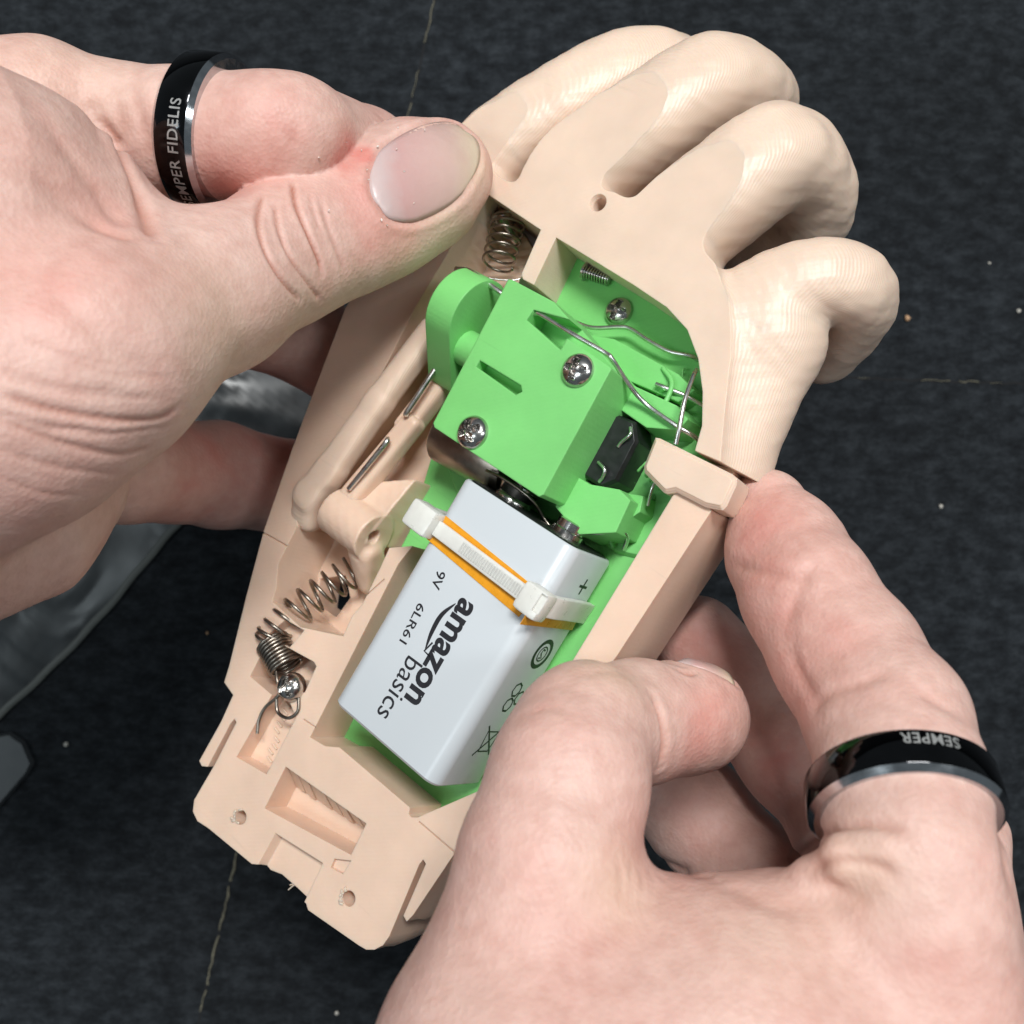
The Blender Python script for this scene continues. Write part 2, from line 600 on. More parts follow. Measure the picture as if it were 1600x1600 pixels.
# ------------------------------------------------------------------ setting: dark mat
def mat_floor():
    m, nt, b = mat('dark_mat_fabric')
    tc = nd(nt, 'ShaderNodeTexCoord')
    mp = nd(nt, 'ShaderNodeMapping'); mp.inputs['Scale'].default_value = (0.62, 1.0, 1.0)
    nt.links.new(tc.outputs['Object'], mp.inputs['Vector'])
    n1 = nd(nt, 'ShaderNodeTexNoise', i_Scale=240.0, i_Detail=10.0, i_Roughness=0.80)
    n2 = nd(nt, 'ShaderNodeTexNoise', i_Scale=14.0, i_Detail=3.0)
    n3 = nd(nt, 'ShaderNodeTexVoronoi', i_Scale=210.0)
    for n in (n1, n2): nt.links.new(mp.outputs[0], n.inputs['Vector'])
    nt.links.new(tc.outputs['Object'], n3.inputs['Vector'])
    r1 = ramp(nt, n1.outputs['Fac'], [(0.34, (0.0015, 0.002, 0.003)), (0.48, (0.0085, 0.0105, 0.013)), (0.68, (0.028, 0.0325, 0.038))])
    r2 = ramp(nt, n2.outputs['Fac'], [(0.3, (0.75, 0.75, 0.75)), (0.7, (1.25, 1.25, 1.25))])
    c = mixc(nt, 1.0, r1.outputs[0], r2.outputs[0], 'MULTIPLY')
    r3 = ramp(nt, n3.outputs['Distance'], [(0.0, (1, 1, 1)), (0.055, (0, 0, 0))])
    mm_ = nd(nt, 'ShaderNodeMath', operation='MULTIPLY'); mm_.inputs[1].default_value = 0.22
    n4 = nd(nt, 'ShaderNodeTexNoise', i_Scale=60.0)
    nt.links.new(tc.outputs['Object'], n4.inputs['Vector'])
    r4 = ramp(nt, n4.outputs['Fac'], [(0.56, (0, 0, 0)), (0.64, (1, 1, 1))])
    m2 = nd(nt, 'ShaderNodeMath', operation='MULTIPLY')
    nt.links.new(r3.outputs[0], m2.inputs[0]); nt.links.new(r4.outputs[0], m2.inputs[1])
    nt.links.new(m2.outputs[0], mm_.inputs[0])
    c = mixc(nt, mm_.outputs[0], c, (0.22, 0.22, 0.21))
    nt.links.new(c, b.inputs['Base Color'])
    b.inputs['Roughness'].default_value = 0.92
    b.inputs['Specular IOR Level'].default_value = 0.25
    bp = nd(nt, 'ShaderNodeBump'); bp.inputs['Strength'].default_value = 0.6; bp.inputs['Distance'].default_value = 0.0008
    nt.links.new(n1.outputs['Fac'], bp.inputs['Height']); nt.links.new(bp.outputs[0], b.inputs['Normal'])
    return m
MAT_FLOOR = mat_floor()
fl = mesh_obj('ground', [(-3000, -3000, 0), (3000, -3000, 0), (3000, 3000, 0), (-3000, 3000, 0)], [(0, 1, 2, 3)], MAT_FLOOR, smooth=False)
tag(fl, 'dark charcoal fabric mat under the hands', 'mat', kind='structure')

def G(px, py, z=0.0):
    """pixel -> point on the mat, z mm above it"""
    d = FLOOR - z
    return np.array([(px - 800) / F * d, -(py - 800) / F * d, z])

# worn seams in the mat: dark groove with bits of pale thread
SEAM = simple('seam_dark', (0.006, 0.006, 0.007), 0.95)
THREAD = simple('pale_thread', (0.13, 0.12, 0.085), 0.9, 0, .35, 900)
def seam(a, b, dashes, w=0.35):
    a, b = np.array(G(*a, .05)), np.array(G(*b, .05))
    d = (b - a); L = np.linalg.norm(d); d /= L
    nn = np.array([-d[1], d[0], 0])
    V, Fc = [], []
    n = 60
    for i in range(n + 1):
        c = a + d * L * i / n + nn * .25 * math.sin(i * 1.3)
        V += [c + nn * w, c - nn * w]
    Fc = [(2 * i, 2 * i + 1, 2 * i + 3, 2 * i + 2) for i in range(n)]
    s = mesh_obj('seam', V, Fc, SEAM, fl)
    for t0, t1, ww in dashes:
        m = max(3, int((t1 - t0) * L / 1.2))
        pts = [a + d * L * (t0 + (t1 - t0) * i / m) + nn * random.uniform(-.25, .25) + np.array([0, 0, .2]) for i in range(m + 1)]
        rr = [ww * random.uniform(.45, 1.0) for _ in pts]
        Vt, Ft = tube_vf(spline(pts, m * 3), np.interp(np.linspace(0, 1, m * 3), np.linspace(0, 1, m + 1), rr), 6)
        mesh_obj('thread', Vt, Ft, THREAD, fl)
seam((693, -60), (300, 1640), [(.03, .075, .22), (.10, .125, .14), (.130, .155, .25), (.17, .19, .1),
                               (.815, .845, .40), (.85, .89, .45), (.895, .94, .38), (.945, .965, .3)], .28)
seam((1250, 588), (1700, 603), [(.2, .24, .1), (.42, .52, .15), (.55, .62, .2), (.66, .7, .1)], .3)

CRUMB = simple('crumb', (0.50, 0.47, 0.42), 0.8, 0, .3)
def crumb(px, py, r, label, col=None):
    bm = bmesh.new(); bmesh.ops.create_icosphere(bm, subdivisions=2, radius=r)
    for v in bm.verts: v.co = v.co * random.uniform(.7, 1.15); v.co.z *= .7
    V = [np.array(v.co) for v in bm.verts]; bm.verts.index_update()
    Fc = [tuple(v.index for v in f.verts) for f in bm.faces]; bm.free()
    o = mesh_obj('crumb', V, Fc, col or CRUMB)
    o.location = Vector(G(px, py, r * .6)) * MM
    tag(o, label, 'crumb')
CT = simple('tan_crumb', (0.50, 0.30, 0.17), 0.8, 0, .3)
crumb(1470, 791, .62, 'pale crumb on the mat beside the ringed index finger')
crumb(103, 1163, .70, 'largest white crumb on the mat near the grey plastic tab')
crumb(1418, 497, .85, 'tan crumb on the mat beside the curled little finger', CT)
crumb(1592, 486, .6, 'small white crumb on the mat out from the little fingertip')
crumb(1546, 411, .4, 'tiny grey crumb on the mat out from the ring finger')
crumb(526, 1583, .6, 'small white crumb on the mat below the wrist end of the frame')
crumb(324, 989, .45, 'tiny tan crumb on the mat beside the spring side of the frame', CT)

# clear/black plastic bag lying on the mat at the left
BAG = simple('bag_film', (0.014, 0.017, 0.019), 0.36, 0, .3, 120)
ZIP = simple('zip_strip', (0.055, 0.058, 0.052), 0.5, 0, .2, 300)
TABM = simple('tab_plastic', (0.05, 0.056, 0.06), 0.5, 0, .1, 300)
_nt = BAG.node_tree
_tc = nd(_nt, 'ShaderNodeTexCoord'); _n = nd(_nt, 'ShaderNodeTexNoise', i_Scale=24.0, i_Detail=2.0, i_Distortion=1.5)
_nt.links.new(_tc.outputs['Object'], _n.inputs['Vector'])
_b = nd(_nt, 'ShaderNodeBump'); _b.inputs['Strength'].default_value = .4; _b.inputs['Distance'].default_value = .006
_nt.links.new(_n.outputs['Fac'], _b.inputs['Height']); _nt.links.new(_b.outputs[0], _nt.nodes['Principled BSDF'].inputs['Normal'])
bag = empty('plastic_bag', Matrix.Identity(4), 'crumpled dark plastic bag with a pale zip strip lying on the mat', 'plastic bag')
edge = [(-60, 1170), (10, 1105), (90, 1030), (165, 950), (235, 865), (300, 795), (380, 740), (455, 700), (490, 650), (500, 580), (470, 480)]
E3 = spline([G(x, y, 0.6) for x, y in edge], 60)
cen = np.array(G(60, 560, 0))
V, Fc = [], []
NR = 26
for i, e in enumerate(E3):
    for j in range(NR + 1):
        t = j / NR
        p = e * (1 - t) + (cen + np.array([-30 * (1 - i / 60), 40 * (i / 60), 0])) * t
        z = .5 + 7 * math.sin(t * 1.5) * (0.6 + .4 * math.sin(i * .21)) + 1.4 * math.sin(i * .7 + t * 9) * t + 1.1 * math.sin(i * .33 - t * 23) * t + .7 * math.sin(i * 1.1 + t * 31) * min(1, 3 * t)
        V.append((p[0], p[1], max(.4, z)))
for i in range(59):
    for j in range(NR):
        a = i * (NR + 1) + j
        Fc.append((a, a + NR + 1, a + NR + 2, a + 1))
mesh_obj('bag_film', V, Fc, BAG, bag)
def ribbon(name, off, w, z, m):
    P = spline([G(x + off[0], y + off[1], z) for x, y in edge[:8]], 60)
    t = np.gradient(P, axis=0); n = np.stack([-t[:, 1], t[:, 0], 0 * t[:, 0]], 1); n /= np.linalg.norm(n, axis=1, keepdims=True)
    V = []
    for i, (p, q) in enumerate(zip(P, n)):
        b_ = .15 * math.sin(i * .9)
        V += [p + q * (w / 2 + b_), p + np.array([0, 0, .35]), p - q * (w / 2 - b_)]
    Fc = [(3 * i + k, 3 * i + 1 + k, 3 * i + 4 + k, 3 * i + 3 + k) for i in range(59) for k in (0, 1)]
    mesh_obj(name, V, Fc, m, bag)
ribbon('zip_strip', (2, 0), 2.0, 1.3, ZIP)
tb = solid('pull_tab', prism([G(*q)[:2] for q in ((-60, 1160), (20, 1143), (42, 1158), (56, 1190), (48, 1206), (-20, 1285), (-70, 1300))], .8, 2.6, 0, -.5), TABM, bag)

# ------------------------------------------------------------------ the prosthesis
dev = empty('prosthetic_hand', DEV, 'peach 3D printed prosthetic hand, opened up with green mechanism inside', 'prosthetic hand')

# --- palm with four curled fingers (one printed shell, cut flat on the open side)
def fnode(*a):
    return [(D(x, y, h), r) for x, y, h, r in a]
FING = {
    'index_finger': fnode((738, 298, -7.0, 8.3), (787, 236, -7.4, 8.4), (890, 168, -10, 8.4), (978, 124, -14.5, 8.3), (1045, 122, -22, 8.0), (1068, 150, -33, 7.4), (1005, 205, -42, 6.8)),
    'middle_finger': fnode((880, 312, -4.0, 8.6), (915, 266, -5.6, 8.8), (1022, 192, -8.0, 8.8), (1110, 137, -12.5, 8.6), (1163, 148, -22, 8.2), (1178, 190, -34, 7.6), (1100, 270, -42, 6.9)),
    'ring_finger': fnode((1028, 412, -4.5, 8.6), (1062, 362, -6.0, 8.8), (1140, 298, -8.2, 8.8), (1212, 248, -12.0, 8.6), (1255, 275, -22, 8.2), (1262, 335, -32, 7.6), (1190, 405, -41, 6.8)),
    'little_finger': fnode((1125, 610, -10, 8.2), (1155, 515, -9.2, 7.4), (1200, 468, -9.4, 6.8), (1265, 442, -10.4, 6.6), (1322, 446, -14, 6.5), (1336, 482, -22, 6.3), (1292, 545, -31, 5.9)),
}
FNODE = {k: resample(v, 13) for k, v in FING.items()}
PALM = pxpoly([(640, 345), (728, 240), (775, 275), (828, 300), (870, 285), (960, 300), (1012, 332), (1060, 352), (1118, 412), (1136, 465), (1140, 560), (1132, 640), (1120, 760), (1000, 800), (800, 600), (690, 470)])
HYP = fnode((1120, 560, -12, 9), (1204, 535, -11.5, 8.8), (1128, 735, -10.5, 7.6), (1105, 790, -10.5, 7.6))
def bumpy(p):
    return (0.045 * np.sin(p[:, 0] * 1.1 + 1.7 * np.sin(p[:, 1] * .55)) * np.sin(p[:, 1] * 1.3 + p[:, 2] * .9) +
            0.02 * np.sin(p[:, 0] * 3.1 + p[:, 2] * 2.3) * np.sin(p[:, 1] * 2.7))
def palm_sdf(p):
    d = poly_d(p, PALM)
    z = np.abs(p[:, 2] + 9.2) - 13.2
    r = 4.0
    q = np.stack([np.maximum(d + r, 0), np.maximum(z + r, 0)])
    palm = np.minimum(np.maximum(d + r, z + r), 0) + np.sqrt((q ** 2).sum(0)) - r
    hy = chain(p, HYP, 3.0)
    palm = smin(palm, hy, 4.0)
    tot = None
    for name, nodes in FING.items():
        c = boxy(p, FNODE[name], 1.0, 2.6)
        tot = c if tot is None else smin(tot, c, 0.8)
    return smin(tot, palm, 2.5) + bumpy(p)
V, Q = surface(palm_sdf, (-66, 40, -56.4), (76, 152, 10), 0.8)
o = quad_mesh('palm_shell', V, Q, PEACH_L, dev)
box = [(x, y, z) for z in (0, 40) for x, y in ((-150, -150), (150, -150), (150, 250), (-150, 250))]
BOXF = [(3, 2, 1, 0), (4, 5, 6, 7), (0, 1, 5, 4), (1, 2, 6, 5), (2, 3, 7, 6), (3, 0, 4, 7)]
cavup = pxpoly([(757, 300), (845, 359), (815, 428), (817, 436), (834, 445), (869, 371), (990, 445), (1042, 480), (1074, 515), (1091, 560), (1098, 612), (1097, 665), (1086, 704), (1165, 738), (1400, 840), (1300, 1100), (600, 1100), (560, 420), (600, 395), (690, 395)])
hole = lathe_vf([(1.25, -9), (1.25, 3)], 20, D(934, 317, 0))
hole2 = lathe_vf([(1.25, -1.0), (1.9, 0.5)], 20, D(934, 317, 0))
boolean(o, [(box, BOXF), prism(cavup, -60, 5), hole, hole2])
o.data.shade_smooth(); o.data.set_sharp_from_angle(angle=math.radians(11))

def split_fingers(o):
    me = o.data
    npoly = len(me.polygons)
    cn = np.zeros(len(me.loops) * 3, np.float32); me.corner_normals.foreach_get('vector', cn); cn = cn.reshape(-1, 3)
    co = np.zeros(len(me.vertices) * 3, np.float32); me.vertices.foreach_get('co', co); co = co.reshape(-1, 3) / MM
    lv = np.zeros(len(me.loops), np.int32); me.loops.foreach_get('vertex_index', lv)
    ls = np.zeros(npoly, np.int32); me.polygons.foreach_get('loop_start', ls)
    lt = np.zeros(npoly, np.int32); me.polygons.foreach_get('loop_total', lt)
    ctr = np.zeros(npoly * 3, np.float32); me.polygons.foreach_get('center', ctr); ctr = ctr.reshape(-1, 3) / MM
    best = np.zeros(npoly, int); bd = np.full(npoly, 1.6, np.float32)
    for k, (name, nodes) in enumerate(FING.items()):
        d = boxy(ctr, FNODE[name], 1.0, 2.6)
        a, b = nodes[1][0], nodes[2][0]
        ax = (b - a) / np.linalg.norm(b - a)
        ok = ((ctr - a) @ ax > 1.5) & (ctr[:, 2] < -0.03)
        m = ok & (d < bd)
        best[m] = k + 1; bd[m] = d[m]
    for k, name in enumerate(['palm_shell'] + list(FING)):
        sel = np.nonzero(best == k)[0]
        lidx = np.concatenate([np.arange(ls[i], ls[i] + lt[i]) for i in sel])
        vs, inv = np.unique(lv[lidx], return_inverse=True)
        fcs, c = [], 0
        for i in sel:
            fcs.append(tuple(inv[c:c + lt[i]])); c += lt[i]
        m2 = bpy.data.meshes.new(name)
        m2.from_pydata((co[vs] * MM).tolist(), [], [tuple(int(x) for x in f) for f in fcs])
        m2.shade_smooth()
        m2.normals_split_custom_set(cn[lidx].tolist())
        m2.materials.append(PEACH_L)
        n = bpy.data.objects.new(name, m2); COL.objects.link(n); n.parent = dev
    bpy.data.objects.remove(o)
o.name = 'old'
split_fingers(o)

# --- wrist frame
OUT = [(592, 402), (540, 480), (502, 580), (455, 705), (412, 829), (385, 930), (358, 1040), (350, 1066), (364, 1086), (345, 1128), (311, 1189), (315, 1197), (324, 1198),
       (360, 1130), (366, 1123), (369, 1129), (335, 1195), (303, 1250), (301, 1268), (308, 1283), (325, 1294), (393, 1350), (404, 1351), (412, 1361), (430, 1368), (455, 1390), (478, 1412), (481, 1422), (560, 1477), (572, 1484),
       (585, 1484), (598, 1477), (608, 1463), (655, 1350), (661, 1343), (665, 1350), (630, 1431), (635, 1440), (645, 1430), (709, 1335), (760, 1275), (860, 1155), (962, 1027), (1112, 797), (1085, 775), (1055, 768), (757, 303)]
CAV1 = [(484, 1152), (508, 1166), (530, 1168), (640, 1262), (638, 1272), (642, 1277), (653, 1277), (752, 1234), (800, 1180), (896, 1030), (1055, 768), (1100, 690), (1100, 600), (900, 330), (813, 434), (740, 650), (644, 853), (622, 881)]
CAV2 = [(757, 290), (850, 345), (813, 434), (770, 560), (735, 700), (690, 800), (644, 853), (608, 856), (594, 887), (566, 944), (550, 962), (536, 994), (469, 980), (425, 940), (431, 920), (434, 881), (464, 822), (462, 790), (465, 758), (590, 596), (646, 485), (700, 395)]
fr = prism(pxpoly(OUT), -20.0, -0.05, -.6, 0.0, mid=[(-13, .1), (-6, .35), (-3.5, 0.05)])
def pk(pts, depth, taper=0.0):
    return prism(pxpoly(pts), -depth, 3, -taper, 0)
cuts = [pk(CAV1, 12.8), pk(CAV2, 13.0),
        pk([(421, 996), (490, 1034), (494, 1041), (476, 1082), (428, 1089), (390, 1057)], 6.5),
        pk([(426, 1083), (369, 1183), (416, 1210), (462, 1122), (450, 1090)], 4.2, .0),
        pk([(446, 1198), (572, 1287), (548, 1336), (413, 1263)], 6.5),
        pk([(428, 1291), (514, 1345), (476, 1425), (440, 1420), (380, 1380), (396, 1349)], 2.0, 1.6),
        pk([(522, 1342), (548, 1345), (535, 1366), (516, 1356)], .8),
        pk([(418, 992), (446, 968), (475, 985), (452, 1012)], 3.0)]
for hx, hy in ((376, 1277), (545, 1404)):
    cuts.append(lathe_vf([(1.35, -16), (1.35, 2)], 20, D(hx, hy, 0)))
def groove(a, b, w=.16, dep=.35):
    A_, B_ = D(*a)[:2], D(*b)[:2]
    n_ = np.array([-(B_ - A_)[1], (B_ - A_)[0]]); n_ /= np.linalg.norm(n_)
    return prism([A_ + n_ * w, B_ + n_ * w, B_ - n_ * w, A_ - n_ * w], -dep, 2)
cuts += [groove((400, 826), (456, 858)), groove((654, 1284), (720, 1340), .12), groove((474, 1124), (492, 1136), .12), groove((600, 905), (572, 930), .12)]
# window through the floor of the spring bay
cuts.append(prism(pxpoly([(505, 905), (545, 900), (552, 935), (530, 965), (500, 945)], -14), -30, -10))
frame = solid('wrist_frame', fr, PEACH, dev, cuts, auto=35)
# sloping, ribbed floor of the wrist pocket
ra, rb = D(446, 1198, 0)[:2], D(572, 1287, 0)[:2]
rd = np.array([D(413, 1263, 0)[:2] - ra, D(548, 1336, 0)[:2] - rb])
NP = 15
for k in range(NP):
    t0, t1 = (k + .04) / NP, (k + .96) / NP
    lift = [.0, .25, .1, .45, .0, .2, .35, .05, .3, .15, .5, .0, .25, .1, .3][k] * 1.3
    q = []
    for t in (t0, t1):
        a2 = ra * (1 - t) + rb * t; dd = rd[0] * (1 - t) + rd[1] * t
        q.append((a2 + dd * .02, a2 + dd * .52))
    z0 = -.9 + lift * .3; z1 = -6.4
    Vr = [(*q[0][0], z0), (*q[1][0], z0), (*q[1][1], z1 + lift), (*q[0][1], z1 + lift), (*q[0][0], -6.9), (*q[1][0], -6.9), (*q[1][1], -6.9), (*q[0][1], -6.9)]
    mesh_obj('print_rib', Vr, [(3, 2, 1, 0), (4, 5, 6, 7), (0, 1, 5, 4), (1, 2, 6, 5), (2, 3, 7, 6), (3, 0, 4, 7)], PEACH, dev, smooth=False)
for k in range(9):
    t = k / 8
    a = D(452 + 1 * t - 30 * t, 1105 + 85 * t, -4.0); a[0] += random.uniform(-.3, .5)
    tube('print_rib', [a, a + np.array([-1.6, .3, .05])], .22, PEACH, dev, n=4, sides=6)
for k in range(10):
    a = D(493 - 30 * k / 9 + random.uniform(-3, 3), 1310 + 75 * k / 9, -2.5)
    tube('print_string', [a, a + np.array([random.uniform(-1, 1), random.uniform(-1.2, .2), .2]), a + np.array([random.uniform(-1.4, 1.4), -1.8, 0])], .16, PEACH, dev, n=9, sides=5)
# burrs round the two screw holes
for hx, hy in ((376, 1277), (545, 1404)):
    c = D(hx, hy, 0.02)
    for k in range(9):
        a = random.uniform(2.2, 4.6)
        p = c + np.array([math.cos(a), math.sin(a), 0]) * random.uniform(1.3, 1.8)
        e = np.array([random.uniform(-.5, .5), random.uniform(-.5, .5), .12])
        tube('burr', [p, p + e, p + e * 1.6 - np.array([0, 0, .2])], random.uniform(.12, .3), PEACH_L, dev, n=6, sides=5)

# latch block over the gap between palm and rail
solid('latch', prism(pxpoly([(1023, 683), (1030, 684), (1143, 740), (1151, 748), (1150, 757), (1135, 790), (1128, 797), (1102, 792), (1056, 768), (1042, 771), (1036, 769), (1006, 738), (1005, 728)], 1.2), -6.0, 1.6, 0, -.7, mid=[(0.8, 0.0)]), PEACH_L, dev)
solid('gap_wall', prism(pxpoly([(1062, 712), (1150, 735), (1135, 790), (1095, 805), (1050, 780)], -6), -19, -5.2), PEACH, dev)

# --- green chassis: stepped floor plate
chassis = solid('chassis', prism(pxpoly([(470, 1150), (640, 1290), (760, 1260), (960, 1030), (1110, 760), (1120, 560), (1060, 450), (900, 330), (820, 430), (720, 560), (640, 830)], -10.8), -12.7, -10.8), GREEN, dev,
                [lathe_vf([(1.9, -30), (1.9, -10)], 20, D(914, 957, -10.8))])
solid('chassis_step', prism(pxpoly([(846, 446), (880, 340), (1000, 420), (1075, 480), (1125, 560), (1130, 640), (1128, 720), (1080, 800), (1010, 870), (965, 860), (900, 820), (720, 780), (690, 700), (800, 500)], -10), -10.7, -9.6, .6, 0), GREEN, dev)
# motor cover
blk = prism(pxpoly([(794, 437), (677, 661), (679, 668), (842, 776), (849, 773), (955, 577), (951, 571), (866, 472), (800, 437)], 8), -8.0, 8.0)
slot1 = prism(pxpoly([(750, 563), (744, 573), (806, 617), (816, 612), (814, 602)], 8), 5.0, 10)
notch = prism(pxpoly([(834, 484), (823, 500), (876, 547), (886, 529), (954, 574), (990, 560), (960, 500), (893, 500)], 8), 2.5, 10)
cover = solid('motor_cover', blk, GREEN, dev, [slot1, notch])
for q, z0, z1 in (([(950, 583), (985, 600), (1058, 634), (1075, 655), (1060, 672), (1010, 668), (944, 622)], -10, -2.5),
                  ([(885, 735), (922, 757), (968, 765), (985, 782), (962, 832), (905, 835), (868, 792)], -12, -0.5),
                  ([(962, 768), (1005, 775), (1000, 800), (968, 822)], -14, -4.0),
                  ([(905, 520), (960, 530), (1060, 585), (1085, 610), (1060, 628), (960, 585), (900, 560)], -10, -5.0)):
    solid('lug', prism(pxpoly(q, z1), z0, z1, .4, 0), GREEN, dev)
# servo horn: drop-shaped disc turning on the left of the cover, axle along X
cx = D(748, 500, 2.0)
prof = []
for k in range(44):
    a = 2 * math.pi * k / 44
    prof.append((7.6 * math.cos(a), 7.6 * math.sin(a)))
pr = np.array(prof)
tail = np.array([-11.5, -5.0])
# convex hull of disc and tail circle
pts = np.concatenate([pr, tail + 2.6 * np.stack([np.cos(np.linspace(0, 6.28, 24)), np.sin(np.linspace(0, 6.28, 24))], 1)])
def hull(P):
    P = sorted(map(tuple, P)); 
    def half(P):
        h = []
        for p in P:
            while len(h) > 1 and (h[-1][0] - h[-2][0]) * (p[1] - h[-2][1]) - (h[-1][1] - h[-2][1]) * (p[0] - h[-2][0]) <= 0: h.pop()
            h.append(p)
        return h[:-1]
    return half(P) + half(P[::-1])
hp = hull(pts)
Vh, Fh = prism(np.array(hp), -6.2, 0)
Vh = [cx + np.array([z, y, x2]) for (y, x2, z) in [(v[0], v[1], v[2]) for v in Vh]]
solid('servo_horn', (Vh, Fh), GREEN, dev)
solid('horn_axle', lathe_vf([(3.4, -1), (3.4, 9)], 28, cx + np.array([0, -5.5, -1]), (1, 0, 0)), GREEN, dev)

# tactile switch in its pocket
sw = solid('switch', prism(pxpoly([(905, 700), (938, 655), (962, 646), (992, 658), (996, 690), (964, 752), (940, 762), (912, 745)], -2.0), -9.8, -1.8, 0, -.5, mid=[(-2.6, 0)]), BLACKP, dev)
for a, b in (((985, 668), (972, 690)), ((935, 722), (942, 745))):
    tube('contact', [D(*a, -1.2), D((a[0] + b[0]) / 2 + 6, (a[1] + b[1]) / 2, -.7), D(*b, -1.2), D(b[0] - 6, b[1] + 8, -1.6)], .32, WIRE, sw, n=16)

# --- screws
def screw(name, px, py, h, r, parent, rot=0.4, tilt=(0, 0, 1), hh=.62):
    NR_, NA = 22, 72
    V = [(0, 0, 0)]; V[0] = np.array([0, 0, 0.0])
    def hgt(x, y):
        rr = math.hypot(x, y)
        z = hh * r * math.sqrt(max(0, 1 - (rr / r) ** 2 * .97))
        a = math.atan2(y, x) - rot
        X, Y = rr * math.cos(a), rr * math.sin(a)
        w = r * .16
        lim = r * .66
        d1 = max(abs(X) - w, abs(Y) - lim); d2 = max(abs(Y) - w, abs(X) - lim)
        d = min(d1, d2)
        if rr < r * .30: d = min(d, rr - r * .3)
        k = max(0.0, min(1.0, .5 - d / (r * .08)))
        return z - k * r * .55
    V = [np.array([0, 0, hgt(0, 0)])]
    for i in range(1, NR_ + 1):
        rr = r * i / NR_
        for k in range(NA):
            a = 2 * math.pi * k / NA
            x, y = rr * math.cos(a), rr * math.sin(a)
            V.append(np.array([x, y, hgt(x, y)]))
    for k in range(NA):
        a = 2 * math.pi * k / NA
        V.append(np.array([r * math.cos(a), r * math.sin(a), -r * .3]))
    Fc = [(0, 1 + k, 1 + (k + 1) % NA) for k in range(NA)]
    for i in range(NR_):
        for k in range(NA):
            l = (k + 1) % NA
            a = 1 + i * NA
            Fc.append((a + k, a + NA + k, a + NA + l, a + l))
    w = np.asarray(tilt, float); w /= np.linalg.norm(w)
    u = np.cross([0, 1, 0], w); u /= np.linalg.norm(u); v = np.cross(w, u)
    o3 = D(px, py, h)
    V = [o3 + p[0] * u + p[1] * v + p[2] * w for p in V]
    s = mesh_obj(name, V, Fc, STEEL, parent, auto=50)
    sh = mesh_obj('shank', *lathe_vf([(r * .5, -7), (r * .5, -r * .1)], 16, o3, w), STEEL, s, auto=40)
    return s
screw('screw', 903, 579, 8.1, 2.9, cover, .25)
screw('screw', 739, 676, 8.1, 3.0, cover, .75)
screw('screw', 967, 487, -9.4, 2.7, dev, .1)
screw('screw', 455, 1073, .6, 2.75, dev, .9, (.25, .12, 1), .85)
# threaded stud lying in the corner
Pn = np.linspace(0, 1, 60)[:, None]
a0, b0 = D(913, 424, -8.0), D(953, 437, -8.6)
Pp = a0 + (b0 - a0) * Pn
rr = 1.15 + .18 * np.sign(np.sin(np.linspace(0, 2 * np.pi * 10, 60)))
rr[:6] = 1.75
mesh_obj('stud', *tube_vf(Pp, rr, 16), STEEL, dev, auto=40)

# --- wires
def wire(pts, r=.36, name='wire', m=None, n=60):
    return tube(name, [D(*p) for p in pts], r, m or WIRE, dev, n=n, sides=8)
wire([(836, 490, 7.0), (846, 492, 7.4), (893, 521, 7.2), (945, 551, 6.0), (957, 562, 5.6), (980, 597, 2.0), (1008, 630, -1.0), (1055, 664, -1.6), (1082, 680, -3), (1099, 694, -7)], .42)
wire([(890, 500, -7), (925, 512, -6.5), (968, 511, -6.5), (985, 514, -6.6), (1010, 530, -6.6), (1045, 549, -6.8), (1078, 556, -7.5), (1090, 562, -9)], .42)
wire([(1056, 694, 1.0), (1062, 665, 1.6), (1070, 625, 1.2), (1083, 588, -.6), (1088, 578, -2)], .42)
wire([(1025, 600, -4), (1040, 606, -4), (1070, 618, -5), (1100, 635, -7)], .42)
wire([(712, 420, 4), (735, 424, 4.5), (775, 452, 4.2), (800, 470, 3)], .45)
wire([(716, 422, 4), (740, 431, 1), (800, 438, -2), (830, 428, -4)], .14)
wire([(634, 648, -.2), (636, 643, .4), (650, 622, .4), (668, 595, .2), (690, 562, -.4)], .55, 'pin')
wire([(545, 764, .6), (570, 733, 1.2), (590, 708, 1.3), (604, 690, 1.2), (606, 686, .4)], .55, 'pin')
wire([(868, 842, -2), (905, 833, -1), (940, 832, -1.4), (968, 829, -3), (980, 840, -6), (975, 858, -9)], .4)
wire([(1012, 790, -5), (1018, 765, -4), (1025, 750, -4)], .32)
wire([(1035, 640, -3), (1050, 600, -4), (1036, 575, -5)], .45, 'glue_string', GREEN)
wire([(800, 745, 3), (815, 762, 2), (800, 785, -2)], .3, 'wire', SPRING)
wire([(760, 735, 2), (790, 750, 2.5), (830, 780, 1.5), (850, 810, -2), (872, 838, -3)], .3, 'wire', SPRING)

for k in range(26):
    x, y = random.choice([(1040, 600), (1010, 770), (985, 735), (960, 830), (1060, 660), (940, 610)])
    p = D(x + random.uniform(-28, 28), y + random.uniform(-22, 22), -9.4 + random.uniform(0, 3.5))
    e = rng.normal(0, 1.3, 3)
    tube('glue_string', [p, p + e, p + e * 1.4 + rng.normal(0, .9, 3)], random.uniform(.18, .5), GREEN, dev, n=9, sides=6)
